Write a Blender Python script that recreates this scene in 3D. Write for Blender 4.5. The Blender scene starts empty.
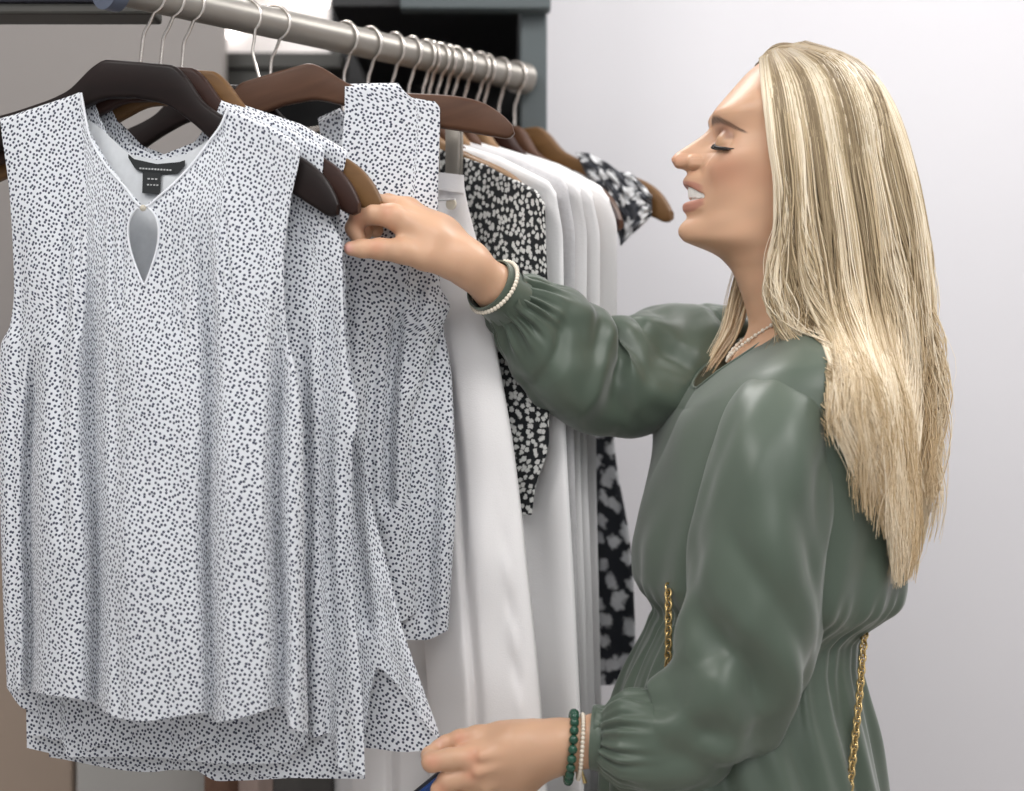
import bpy, math, random
import numpy as np
from mathutils import Vector, Matrix

rng = np.random.default_rng(7)
random.seed(7)
FPX, CX, CY, CAMZ = 1600.0, 512.0, 395.5, 1.3
SC = bpy.context.scene
COL = SC.collection

# ------------------------------------------------------------------ helpers
def P(px, py, Y):
    return np.array([(px - CX) / FPX * Y, Y, CAMZ + (CY - py) / FPX * Y])

def PA(a):
    a = np.asarray(a, float)
    return np.stack([(a[..., 0] - CX) / FPX * a[..., 2], a[..., 2], CAMZ + (CY - a[..., 1]) / FPX * a[..., 2]], -1)

def pchip(xs, ys, x):
    xs = np.asarray(xs, float); ys = np.asarray(ys, float); x = np.clip(np.asarray(x, float), xs[0], xs[-1])
    h = np.diff(xs); dl = np.diff(ys) / h
    m = np.zeros_like(ys)
    m[0], m[-1] = dl[0], dl[-1]
    for i in range(1, len(xs) - 1):
        if dl[i - 1] * dl[i] > 0:
            w1, w2 = 2 * h[i] + h[i - 1], h[i] + 2 * h[i - 1]
            m[i] = (w1 + w2) / (w1 / dl[i - 1] + w2 / dl[i])
    k = np.clip(np.searchsorted(xs, x, 'right') - 1, 0, len(h) - 1)
    t = (x - xs[k]) / h[k]
    return ((2 * t**3 - 3 * t**2 + 1) * ys[k] + (t**3 - 2 * t**2 + t) * h[k] * m[k] + (-2 * t**3 + 3 * t**2) * ys[k + 1] + (t**3 - t**2) * h[k] * m[k + 1])

def sstep(a, b, x):
    t = np.clip((np.asarray(x, float) - a) / (b - a), 0, 1)
    return t * t * (3 - 2 * t)

class SNoise:
    """smooth noise: a sum of sines in two or three variables"""
    def __init__(self, seed, n=14, lo=.6, hi=2.2, dim=2):
        r = np.random.default_rng(seed)
        d = r.normal(size=(n, dim)); d /= np.linalg.norm(d, axis=1)[:, None]
        self.w = d * r.uniform(lo, hi, n)[:, None] * 2 * math.pi
        self.p = r.uniform(0, 6.283, n); self.n = n
    def __call__(self, *c):
        s = 0
        for w, p in zip(self.w, self.p):
            a = p
            for wi, ci in zip(w, c): a = a + wi * ci
            s = s + np.sin(a)
        return s / math.sqrt(self.n) * 0.9

class G:
    """collects geometry, then links it as ONE mesh object"""
    def __init__(self): self.v, self.q, self.t, self.uv, self.c, self.qm, self.tm, self.n = [], [], [], [], [], [], [], 0
    def add(self, v, q=None, t=None, uv=None, c=None, m=0):
        v = np.asarray(v, float).reshape(-1, 3); k = len(v)
        self.v.append(v)
        self.uv.append(np.zeros((k, 2)) if uv is None else np.asarray(uv, float).reshape(-1, 2))
        cc = np.ones((k, 4))
        if c is not None:
            c = np.asarray(c, float); cc[:, :3] = c.reshape(-1, 3) if c.ndim > 1 else c[None]
        self.c.append(cc)
        if q is not None and len(q):
            q = np.asarray(q, int).reshape(-1, 4); self.q.append(q + self.n); self.qm.append(np.full(len(q), m))
        if t is not None and len(t):
            t = np.asarray(t, int).reshape(-1, 3); self.t.append(t + self.n); self.tm.append(np.full(len(t), m))
        self.n += k
        return self
    def grid(self, p, wrap=False, uv=None, c=None, m=0, mask=None, flip=False):
        M, N = p.shape[:2]; i = np.arange(M * N).reshape(M, N)
        if wrap: i = np.concatenate([i, i[:, :1]], 1)
        q = np.stack([i[:-1, :-1], i[:-1, 1:], i[1:, 1:], i[1:, :-1]], -1)
        if mask is not None: q = q[mask]
        q = q.reshape(-1, 4)
        if flip: q = q[:, ::-1]
        return self.add(p.reshape(-1, 3), q, uv=uv, c=c, m=m)
    def cap(self, ring, c=None, m=0, flip=False):
        k = len(ring); v = np.concatenate([ring, ring.mean(0)[None]])
        t = np.array([[i, (i + 1) % k, k] for i in range(k)])
        return self.add(v, t=t[:, ::-1] if flip else t, c=c, m=m)
    def tube(self, pts, r, sides=10, closed=False, caps=True, c=None, m=0, flat=1.0, ref=None):
        pts = np.asarray(pts, float); n = len(pts)
        r = np.broadcast_to(np.asarray(r, float), (n,))
        if closed: T = np.roll(pts, -1, 0) - np.roll(pts, 1, 0)
        else: T = np.gradient(pts, axis=0)
        T /= np.linalg.norm(T, axis=1)[:, None] + 1e-12
        nrm = np.array(ref, float) if ref is not None else (np.array([0, 0, 1.]) if abs(T[0, 2]) < .9 else np.array([1., 0, 0]))
        N = np.zeros_like(pts); k = nrm - T[0] * nrm.dot(T[0]); k /= np.linalg.norm(k)
        for i in range(n):
            k = k - T[i] * k.dot(T[i]); k /= np.linalg.norm(k) + 1e-12; N[i] = k
        B = np.cross(T, N)
        a = np.linspace(0, 2 * math.pi, sides, endpoint=False)
        ring = pts[:, None] + r[:, None, None] * (np.cos(a)[None, :, None] * N[:, None] + flat * np.sin(a)[None, :, None] * B[:, None])
        if closed: ring = np.concatenate([ring, ring[:1]])
        self.grid(ring, wrap=True, c=c, m=m)
        if caps and not closed:
            self.cap(ring[0], c=c, m=m, flip=True); self.cap(ring[-1], c=c, m=m)
        return self
    def box(self, lo, hi, c=None, m=0):
        x0, y0, z0 = lo; x1, y1, z1 = hi
        v = [(x0, y0, z0), (x1, y0, z0), (x1, y1, z0), (x0, y1, z0), (x0, y0, z1), (x1, y0, z1), (x1, y1, z1), (x0, y1, z1)]
        q = [(0, 3, 2, 1), (4, 5, 6, 7), (0, 1, 5, 4), (1, 2, 6, 5), (2, 3, 7, 6), (3, 0, 4, 7)]
        return self.add(v, q, c=c, m=m)
    def ball(self, ctr, r, nu=16, nv=10, c=None, m=0):
        r = np.broadcast_to(np.asarray(r, float), (3,))
        ph = np.linspace(1e-3, math.pi - 1e-3, nv)[:, None]; th = np.linspace(0, 2 * math.pi, nu, endpoint=False)[None]
        p = np.stack([np.sin(ph) * np.cos(th), np.sin(ph) * np.sin(th), np.cos(ph) + 0 * th], -1) * r + np.asarray(ctr)
        return self.grid(p, wrap=True, c=c, m=m, flip=True)
    def build(self, name, mats, parent=None, origin=(0, 0, 0), smooth=True, bevel=0, subsurf=0):
        me = bpy.data.meshes.new(name)
        v = np.concatenate(self.v) - np.asarray(origin, float)
        q = np.concatenate(self.q) if self.q else np.zeros((0, 4), int)
        t = np.concatenate(self.t) if self.t else np.zeros((0, 3), int)
        idx = np.concatenate([q.ravel(), t.ravel()]).astype(np.int32)
        me.vertices.add(len(v)); me.vertices.foreach_set('co', v.ravel())
        me.loops.add(len(idx)); me.loops.foreach_set('vertex_index', idx)
        nf = len(q) + len(t); me.polygons.add(nf)
        st = np.concatenate([np.arange(len(q)) * 4, len(q) * 4 + np.arange(len(t)) * 3]).astype(np.int32)
        me.polygons.foreach_set('loop_start', st)
        mi = np.concatenate(self.qm + self.tm).astype(np.int32)
        me.polygons.foreach_set('material_index', mi)
        me.polygons.foreach_set('use_smooth', np.full(nf, smooth))
        uv = np.concatenate(self.uv)[idx]
        me.uv_layers.new(name='UVMap'); me.uv_layers[0].data.foreach_set('uv', uv.astype(np.float32).ravel())
        ca = me.color_attributes.new('pigment', 'FLOAT_COLOR', 'POINT')
        ca.data.foreach_set('color', np.concatenate(self.c).astype(np.float32).ravel())
        me.update(); me.validate()
        for m in (mats if isinstance(mats, (list, tuple)) else [mats]): me.materials.append(m)
        o = bpy.data.objects.new(name, me); COL.objects.link(o)
        if parent is not None: o.parent = parent
        else: o.location = origin
        if bevel:
            b = o.modifiers.new('bevel', 'BEVEL'); b.width = bevel; b.segments = 2; b.limit_method = 'ANGLE'
        if subsurf:
            b = o.modifiers.new('sub', 'SUBSURF'); b.levels = subsurf; b.render_levels = subsurf
        return o

def tag(o, label, cat, group=None, kind=None):
    if label: o['label'] = label
    if cat: o['category'] = cat
    if group: o['group'] = group
    if kind: o['kind'] = kind
    return o

def empty(name, loc, label=None, cat=None, group=None, rot=(0, 0, 0)):
    o = bpy.data.objects.new(name, None); COL.objects.link(o)
    o.location = loc; o.rotation_euler = rot; o.empty_display_size = .05
    return tag(o, label, cat, group)

# ------------------------------------------------------------------ materials
def mat(name, col, rough=.6, metal=0., spec=.5, sheen=0., noise=0., nscale=20., bump=0., bscale=200., sub=0., emit=0., attr=False):
    m = bpy.data.materials.new(name); m.use_nodes = True
    nt = m.node_tree; b = nt.nodes['Principled BSDF']
    b.inputs['Base Color'].default_value = (*col, 1); b.inputs['Roughness'].default_value = rough
    b.inputs['Metallic'].default_value = metal; b.inputs['Specular IOR Level'].default_value = spec
    if sheen: b.inputs['Sheen Weight'].default_value = sheen
    if sub:
        b.inputs['Subsurface Weight'].default_value = sub; b.inputs['Subsurface Radius'].default_value = (1, .35, .2); b.inputs['Subsurface Scale'].default_value = .004
    if emit:
        b.inputs['Emission Color'].default_value = (*col, 1); b.inputs['Emission Strength'].default_value = emit
    tc = nt.nodes.new('ShaderNodeTexCoord')
    if attr:
        a = nt.nodes.new('ShaderNodeAttribute'); a.attribute_name = 'pigment'
        nt.links.new(a.outputs['Color'], b.inputs['Base Color'])
    if noise:
        n = nt.nodes.new('ShaderNodeTexNoise'); n.inputs['Scale'].default_value = nscale; n.inputs['Detail'].default_value = 5
        mx = nt.nodes.new('ShaderNodeMix'); mx.data_type = 'RGBA'
        mx.inputs[6].default_value = (*[c * (1 - noise) for c in col], 1); mx.inputs[7].default_value = (*[min(1, c * (1 + noise)) for c in col], 1)
        nt.links.new(tc.outputs['Object'], n.inputs['Vector']); nt.links.new(n.outputs['Fac'], mx.inputs[0]); nt.links.new(mx.outputs[2], b.inputs['Base Color'])
    if bump:
        n2 = nt.nodes.new('ShaderNodeTexNoise'); n2.inputs['Scale'].default_value = bscale; n2.inputs['Detail'].default_value = 3
        bp = nt.nodes.new('ShaderNodeBump'); bp.inputs['Strength'].default_value = bump; bp.inputs['Distance'].default_value = .002
        nt.links.new(tc.outputs['Object'], n2.inputs['Vector']); nt.links.new(n2.outputs['Fac'], bp.inputs['Height']); nt.links.new(bp.outputs['Normal'], b.inputs['Normal'])
    return m

def wood(name, dark, light, rough=.42):
    m = mat(name, light, rough, spec=.22); nt = m.node_tree; b = nt.nodes['Principled BSDF']
    tc = nt.nodes.new('ShaderNodeTexCoord'); mp = nt.nodes.new('ShaderNodeMapping'); mp.inputs['Scale'].default_value = (6, 60, 45)
    n = nt.nodes.new('ShaderNodeTexNoise'); n.inputs['Scale'].default_value = 2.2; n.inputs['Detail'].default_value = 6
    mx = nt.nodes.new('ShaderNodeMix'); mx.data_type = 'RGBA'; mx.inputs[6].default_value = (*dark, 1); mx.inputs[7].default_value = (*light, 1)
    nt.links.new(tc.outputs['Object'], mp.inputs[0]); nt.links.new(mp.outputs[0], n.inputs['Vector']); nt.links.new(n.outputs['Fac'], mx.inputs[0]); nt.links.new(mx.outputs[2], b.inputs['Base Color'])
    return m

def spots(name, base, dot, pitch, radius, soft=.05, rand=.6, distort=0., rough=.8, sheen=.2, trans=.0, base2=None):
    """cloth printed with dots or blossoms; the print follows the cloth's own UV in metres"""
    m = mat(name, base, rough, spec=.2, sheen=sheen); nt = m.node_tree; b = nt.nodes['Principled BSDF']
    uv = nt.nodes.new('ShaderNodeUVMap'); uv.uv_map = 'UVMap'
    vo = nt.nodes.new('ShaderNodeTexVoronoi'); vo.voronoi_dimensions = '2D'; vo.feature = 'F1'
    vo.inputs['Scale'].default_value = 1 / pitch; vo.inputs['Randomness'].default_value = rand
    mp = nt.nodes.new('ShaderNodeMapping'); mp.inputs['Rotation'].default_value = (0, 0, .47); nt.links.new(uv.outputs[0], mp.inputs[0])
    src = mp.outputs[0]
    if distort:
        nz = nt.nodes.new('ShaderNodeTexNoise'); nz.noise_dimensions = '2D'; nz.inputs['Scale'].default_value = 2.2 / pitch; nz.inputs['Detail'].default_value = 2
        sc = nt.nodes.new('ShaderNodeVectorMath'); sc.operation = 'SCALE'; sc.inputs['Scale'].default_value = distort * pitch
        ad = nt.nodes.new('ShaderNodeVectorMath'); ad.operation = 'ADD'
        nt.links.new(uv.outputs[0], nz.inputs['Vector']); nt.links.new(nz.outputs['Color'], sc.inputs[0]); nt.links.new(uv.outputs[0], ad.inputs[0]); nt.links.new(sc.outputs[0], ad.inputs[1]); src = ad.outputs[0]
    nt.links.new(src, vo.inputs['Vector'])
    mr = nt.nodes.new('ShaderNodeMapRange'); mr.interpolation_type = 'SMOOTHSTEP'
    mr.inputs['From Min'].default_value = radius - soft; mr.inputs['From Max'].default_value = radius + soft
    nt.links.new(vo.outputs['Distance'], mr.inputs['Value'])
    mx = nt.nodes.new('ShaderNodeMix'); mx.data_type = 'RGBA'; mx.inputs[6].default_value = (*dot, 1); mx.inputs[7].default_value = (*base, 1)
    nt.links.new(mr.outputs[0], mx.inputs[0])
    if base2:
        n3 = nt.nodes.new('ShaderNodeTexNoise'); n3.noise_dimensions = '2D'; n3.inputs['Scale'].default_value = .45 / pitch
        m3 = nt.nodes.new('ShaderNodeMix'); m3.data_type = 'RGBA'; m3.inputs[6].default_value = (*dot, 1); m3.inputs[7].default_value = (*base2, 1)
        nt.links.new(uv.outputs[0], n3.inputs['Vector']); nt.links.new(n3.outputs['Fac'], m3.inputs[0]); nt.links.new(m3.outputs[2], mx.inputs[6])
    nt.links.new(mx.outputs[2], b.inputs['Base Color'])
    if trans:
        tr = nt.nodes.new('ShaderNodeBsdfTranslucent'); nt.links.new(mx.outputs[2], tr.inputs['Color'])
        ms = nt.nodes.new('ShaderNodeMixShader'); ms.inputs[0].default_value = trans
        nt.links.new(b.outputs[0], ms.inputs[1]); nt.links.new(tr.outputs[0], ms.inputs[2]); nt.links.new(ms.outputs[0], nt.nodes['Material Output'].inputs[0])
    return m

M = {
    'wall': mat('wall_paint', (.70, .69, .715), .85, spec=.2, noise=.01, nscale=3, bump=.05, bscale=400),
    'floor': mat('floor_vinyl', (.58, .53, .48), .5, noise=.08, nscale=6),
    'ceiling': mat('ceiling_paint', (.85, .85, .85), .9),
    'greige': mat('greige_laminate', (.30, .275, .26), .55, noise=.04, nscale=4),
    'tan': mat('tan_laminate', (.36, .28, .22), .55, noise=.06, nscale=4),
    'slate': mat('slate_lacquer', (.085, .105, .11), .45, noise=.05),
    'black': mat('black_lacquer', (.008, .008, .009), .5),
    'olive': mat('dark_olive_metal', (.042, .040, .034), .5, noise=.1, nscale=12),
    'navy': mat('navy_lacquer', (.012, .013, .022), .5),
    'white_lam': mat('white_laminate', (.82, .78, .76), .5),
    'grey_lam': mat('pale_grey_laminate', (.40, .39, .37), .5),
    'steel': mat('brushed_rail_metal', (.30, .282, .255), .42, metal=.55, noise=.08, nscale=30),
    'hook': mat('hook_metal', (.70, .65, .60), .25, metal=.9),
    'flange': mat('blue_grey_flange', (.12, .14, .19), .4, metal=.3),
    'wood_dark': wood('espresso_wood', (.006, .004, .0035), (.016, .008, .007)),
    'wood_red': wood('dark_red_brown_wood', (.020, .008, .006), (.045, .018, .012)),
    'wood_brown': wood('brown_wood', (.055, .026, .015), (.12, .058, .034)),
    'wood_gold': wood('golden_brown_wood', (.11, .055, .020), (.20, .105, .042)),
    'wood_tan': wood('tan_wood', (.20, .115, .055), (.34, .21, .115)),
    'clip': mat('grey_clip', (.27, .25, .22), .45, metal=.4),
    'dots': spots('dotted_cloth', (.80, .82, .86), (.060, .068, .105), .0046, .295, rand=.62, trans=.12),
    'inner': mat('pale_lining', (.66, .68, .70), .85, noise=.08, nscale=180, sheen=.2),
    'bind': spots('dotted_binding', (.80, .82, .86), (.12, .13, .17), .0043, .30),
    'floral': spots('black_blossom_cloth', (.010, .011, .013), (.60, .60, .58), .0070, .36, soft=.10, rand=.9, distort=.55),
    'floral2': spots('charcoal_blossom_cloth', (.016, .018, .024), (.34, .35, .38), .022, .36, soft=.12, rand=1., distort=.6, base2=(.72, .73, .74)),
    'floral3': spots('charcoal_blossom_ruffle', (.030, .033, .042), (.66, .67, .68), .022, .36, soft=.12, rand=1., distort=.7),
    'white_cloth': mat('white_cotton', (.80, .79, .79), .85, spec=.2, sheen=.2, bump=.15, bscale=500),
    'grey_cloth': mat('pale_grey_jersey', (.60, .59, .60), .9, spec=.1, sheen=.2, noise=.10, nscale=260, bump=.2, bscale=500),
    'denim': mat('white_denim', (.86, .84, .835), .8, spec=.2, bump=.2, bscale=700),
    'black_label': mat('black_satin_label', (.012, .014, .015), .5),
    'label_ink': mat('label_thread', (.45, .46, .46), .6),
    'button': mat('pale_button', (.6, .55, .45), .3),
    'brown_cloth': mat('brown_cloth', (.16, .085, .055), .8), 'char_cloth': mat('charcoal_cloth', (.10, .095, .09), .85), 'blush_cloth': mat('blush_cloth', (.42, .32, .28), .85),
    'led': mat('led_diffuser', (1., .93, .90), .5, emit=5.),
    'lamp': mat('lamp_diffuser', (1., .98, .96), .5, emit=1.),
    'skin': mat('skin', (.6, .36, .24), .42, spec=.4, sub=.12, attr=True),
    'hair': mat('hair', (.6, .45, .25), .42, spec=.35, attr=True),
    'satin': mat('green_satin', (.078, .106, .077), .41, spec=.48, sheen=.3, bump=.04, bscale=900),
    'teeth': mat('teeth', (.85, .83, .78), .25), 'lash': mat('lash', (.012, .008, .006), .5),
    'gold': mat('gold', (.62, .45, .20), .28, metal=.9), 'pearl': mat('pearl', (.80, .72, .60), .25),
    'jade': mat('green_stone', (.018, .075, .045), .15, noise=.5, nscale=90), 'red_thread': mat('red_thread', (.50, .06, .02), .7),
    'blue': mat('blue_edge', (.01, .05, .22), .35), 'gloss_black': mat('black_case', (.01, .012, .02), .3),
    'shoe': mat('shoe_leather', (.05, .04, .035), .4),
}

# ------------------------------------------------------------------ camera, light, world
cam = bpy.data.cameras.new('camera'); camo = bpy.data.objects.new('camera', cam); COL.objects.link(camo)
camo.location = (0, 0, CAMZ); camo.rotation_euler = (math.pi / 2, 0, 0)
cam.sensor_fit = 'HORIZONTAL'; cam.sensor_width = 36; cam.lens = FPX / 1024 * 36; cam.clip_start = .05
cam.dof.use_dof = True; cam.dof.focus_distance = 1.62; cam.dof.aperture_fstop = 2.6
SC.camera = camo
w = bpy.data.worlds.new('world'); SC.world = w; w.use_nodes = True
w.node_tree.nodes['Background'].inputs[0].default_value = (.93, .96, 1, 1); w.node_tree.nodes['Background'].inputs[1].default_value = .45
SC.view_settings.view_transform = 'Standard'; SC.view_settings.look = 'None'; SC.view_settings.gamma = 1; SC.view_settings.exposure = .08
SC.view_settings.use_curve_mapping = False
SC.cycles.use_denoising = True
SC.cycles.max_bounces = 8

def area(name, loc, target, size, power, col=(1, 1, 1), sy=None):
    l = bpy.data.lights.new(name, 'AREA'); l.energy = power; l.color = col; l.shape = 'RECTANGLE'; l.size = size; l.size_y = sy or size
    o = bpy.data.objects.new(name, l); COL.objects.link(o); o.location = loc
    o.rotation_euler = (Vector(target) - Vector(loc)).to_track_quat('-Z', 'Y').to_euler()
    return o
area('unseen_overhead_light', (.75, .55, 2.72), (.45, 1.25, 1.2), .7, 17, (1, .985, .97))  # soft key from the upper right
area('unseen_overhead_light', (-.95, .75, 2.72), (-.05, 1.65, 1.2), .7, 19, (1, .98, .96))  # unseen light from the left, strengthened to lift trousers and face
area('unseen_overhead_light', (-.35, 2.35, 2.72), (.2, 1.6, 1.5), .5, 14, (1, .98, .96))  # added from the back left to light the front of her face
area('added_wall_light', (1.0, 2.25, 2.75), (.9, 2.9, 1.2), 1.2, 5, (1, .985, .98), .3)  # area light added only to brighten the back wall
area('unseen_overhead_light', (1.3, 2.0, 2.72), (.5, 1.6, 1.3), .6, 22, (1, .985, .97))  # unseen overhead light from the back right, for sleeve and hair
area('unseen_overhead_light', (.1, -.45, 2.7), (.1, 1.6, 1.1), 1.6, 21, (1, .99, .985))  # large fill added above and behind the camera to brighten the clothes

# ------------------------------------------------------------------ setting
def struct(name, g, m, smooth=False):
    o = g.build(name, m, smooth=smooth); o['kind'] = 'structure'; return o
struct('wall_back', G().box((-2.4, 3.0, 0), (2.6, 3.12, 2.8)), M['wall'])
struct('wall_right', G().box((2.6, -.6, 0), (2.72, 3.12, 2.8)), M['wall'])
struct('wall_left', G().box((-2.52, -.6, 0), (-2.4, 3.12, 2.8)), M['wall'])
struct('floor', G().box((-2.52, -.6, -.06), (2.72, 3.12, 0)), M['floor'])
struct('ceiling', G().box((-2.52, -.6, 2.8), (2.72, 3.12, 2.88)), M['ceiling'])
struct('baseboard_back', G().box((.06, 2.985, 0), (2.6, 3.0, .09)), M['white_lam'])

# wardrobe bay, built of panels that stand behind the rail
def pxbox(g, x0, x1, y0, y1, Y, dy, m=0):
    a, b = P(x0, y1, Y), P(x1, y0, Y)
    return g.box((a[0], Y, a[2]), (b[0], Y + dy, b[2]), m=m)
WB = empty('wardrobe', (-.4, 2.5, 0), 'open wardrobe bay with slate side panel and greige back behind the hanging clothes', 'wardrobe')
WO = WB.location
g = G(); g.box((-1.7, 2.30, .30), (P(222, 0, 2.3)[0], 2.34, P(0, -260, 2.3)[2])); g.build('back_panel', M['greige'], WB, WO, False, .002)
g = G(); g.box((-1.7, 2.28, 0), (P(72, 0, 2.28)[0], 2.30, P(0, 560, 2.28)[2])); g.build('lower_panel', M['tan'], WB, WO, False, .002)['label'] = 'tan lower panel'
g = G(); g.box((P(222, 0, 2.5)[0] - .02, 2.56, .2), (P(547, 0, 2.03)[0], 2.60, 2.3)); g.build('inner_panel', M['black'], WB, WO, False)['label'] = 'black inner back panel'
g = G(); pxbox(g, 215, 329, -60, 92, 2.46, .03); g.build('niche_panel', M['white_lam'], WB, WO, False, .002)['label'] = 'bright white lit niche panel'
g = G(); pxbox(g, 222, 342, 52, 68, 2.36, .09); pxbox(g, 222, 300, 66, 88, 2.37, .05); g.build('shelf_bar', M['olive'], WB, WO, False, .002)
g = G(); a, b = P(222, 36, 2.44), P(240, 27, 2.44); g.tube([a, b], .006, 8); a, b = P(262, -12, 2.40), P(328, 0, 2.40); g.tube([a, b], .012, 10); g.build('light_strip', M['led'], WB, WO)['label'] = 'glowing white light strip'
g = G(); a = P(520, 0, 2.03); b = P(547, 0, 2.03); g.box((a[0], 2.03, 0), (b[0], 2.62, P(0, 8, 2.03)[2])); g.build('side_panel', M['slate'], WB, WO, False, .003)
g = G(); a = P(331, 9, 2.0); b = P(551, -14, 2.0); g.box((P(400, 0, 2.0)[0], 2.0, a[2]), (b[0], 2.028, b[2] + .02)); g.build('top_shelf', M['slate'], WB, WO, False, .003)
g = G(); a = P(331, 6, 2.03); g.box((a[0], 2.035, a[2]), (P(520, 0, 2.03)[0], 2.56, a[2] + .03)); g.build('shelf_board', M['black'], WB, WO, False, .002)
g = G(); pxbox(g, -330, 152, 1, 14, 1.66, .05); g.build('header_bar', M['olive'], WB, WO, False, .003)
g = G(); pxbox(g, -330, 108, -60, 2, 1.655, .05); g.build('fascia', M['navy'], WB, WO, False, .003)
g = G(); pxbox(g, 76, 300, 752, 960, 1.98, .34); g.build('drawer_box', M['grey_lam'], WB, WO, False, .004)['label'] = 'pale grey drawer box'

# ------------------------------------------------------------------ rail
R0, R1 = P(108, -14, 1.560), P(522, 78.5, 2.012)
RZ = .5 * (R0[2] + R1[2]); R0[2] = R1[2] = RZ
def rail_at(px):
    k = (px - CX) / FPX; t = (k * R0[1] - R0[0]) / ((R1[0] - R0[0]) - k * (R1[1] - R0[1]))
    return R0 + (R1 - R0) * t
RR = .0163
RL = empty('clothes_rail', R0, 'round brushed metal clothes rail running across the top of the wardrobe', 'clothes rail')
RD = (R1 - R0) / np.linalg.norm(R1 - R0)
G().tube([R0 + RD * .01, R1 - RD * .01], RR, 32).build('rod', M['steel'], RL, R0)
G().tube([R0 - RD * .004, R0 + RD * .012], .023, 28).build('flange', M['flange'], RL, R0, True, .002)
G().tube([R1 - RD * .012, R1 + RD * .006], .0195, 28).build('flange', M['steel'], RL, R0, True, .002)

# ------------------------------------------------------------------ hangers
def rrect(hh, tb, n=4, r=.6):
    """rounded rectangle ring (height hh, thickness tb half sizes)"""
    rad = min(hh, tb) * r; pts = []
    for cx_, cz_, a0 in ((tb - rad, hh - rad, 0), (-(tb - rad), hh - rad, 90), (-(tb - rad), -(hh - rad), 180), (tb - rad, -(hh - rad), 270)):
        for k in range(n):
            a = math.radians(a0 + 90 * k / (n - 1)); pts.append((cx_ + rad * math.cos(a), cz_ + rad * math.sin(a)))
    return pts
HW = .226
def hanger_body():
    a = np.concatenate([np.linspace(-HW, -.05, 36), np.linspace(-.046, .046, 19), np.linspace(.05, HW, 36)])
    A = np.abs(a)
    top = .067 + pchip([0, .036, .046, .075, .12, .18, .20, .218, HW], [0, .0005, .006, .035, .056, .078, .089, .107, .121], A)
    bot = .067 + pchip([0, .03, .06, .10, .14, .18, .205, .220, HW], [.036, .039, .053, .079, .098, .116, .128, .134, .131], A)
    tb = pchip([0, .1, .19, HW], [.0065, .0072, .0085, .005], A)
    ring = []
    for ai, t, b_, th in zip(a, top, bot, tb):
        ring.append([(ai, x, -(t + b_) / 2 + z) for x, z in rrect((b_ - t) / 2, th)])
    ring = np.array(ring)
    g = G(); g.grid(ring, wrap=True); g.cap(ring[0], flip=True); g.cap(ring[-1])
    return g
def hook_geo():
    r = RR + .0026
    th = np.radians(np.linspace(-62, 196, 40))
    loop = np.stack([r * np.cos(th), 0 * th, r * np.sin(th)], -1)
    low = np.array([[0, 0, -.069], [0, 0, -.055], [0, 0, -.042], [.001, 0, -.036], [.0045, 0, -.029]])
    pts = np.concatenate([low, loop])
    return G().tube(pts, .0017, 10)
HB = hanger_body(); HK = hook_geo()
proto = empty('wooden_hanger', (0, 0, -5)); 
pb = HB.build('hanger_body', M['wood_dark'], proto); pk = HK.build('hook', M['hook'], proto)
first = [True]
def hanger(px, d, roll, material, label, group='wooden hangers on the rail', shift=0.):
    c = rail_at(px)
    if first[0]: r = proto; b = pb; k = pk; first[0] = False
    else:
        r = proto.copy(); COL.objects.link(r)
        b = pb.copy(); b.parent = r; COL.objects.link(b); k = pk.copy(); k.parent = r; COL.objects.link(k)
    d = np.array(d, float); d /= np.linalg.norm(d)
    yaw = math.atan2(d[1], d[0])
    r.location = c; r.rotation_mode = 'XYZ'
    r.rotation_euler = (Matrix.Rotation(yaw, 3, 'Z') @ Matrix.Rotation(math.radians(roll), 3, 'Y')).to_euler()
    b.location = (shift, 0, 0); b.material_slots[0].link = 'OBJECT'; b.material_slots[0].material = M[material]
    tag(r, label, 'hanger', group)
    return c, d
DN = (.97, -.24)      # the front blouses are turned towards the shopper
DF = (.74, -.67)      # everything behind hangs square to the rail
H1, d1 = hanger(148, DN, 7, 'wood_dark', 'near black wooden hanger inside the foremost dotted blouse')
H2, d2 = hanger(167, DN, 6, 'wood_red', 'dark reddish brown hanger directly behind the near black front hanger')
H3, d3 = hanger(187, DN, 5, 'wood_gold', 'golden brown hanger, third from the front, its tip over her fingers')
H5, d5 = hanger(273, (.975, -.20), 3, 'wood_dark', 'dark hanger mostly hidden behind the tilted brown hanger', shift=-.055)
H4, d4 = hanger(243, (.995, -.09), -15, 'wood_brown', 'brown hanger tilted up at one end, blouse strap over its middle', shift=.018)

# ------------------------------------------------------------------ garments
class Plane:
    def __init__(self, c, d, off=0.):
        self.d = np.array([d[0], d[1], 0.]); self.d /= np.linalg.norm(self.d)
        self.n = np.array([self.d[1], -self.d[0], 0.])            # towards the viewer
        if self.n[1] > 0: self.n = -self.n
        self.c = np.asarray(c, float) + self.n * off
    def at(self, px, py, b=0.):
        r = np.stack([(px - CX) / FPX, np.ones_like(px), (CY - py) / FPX], -1)
        cam0 = np.array([0, 0, CAMZ])
        t = (self.n.dot(self.c - cam0) + b) / (r @ self.n)
        return cam0 + r * t[..., None]

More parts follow.
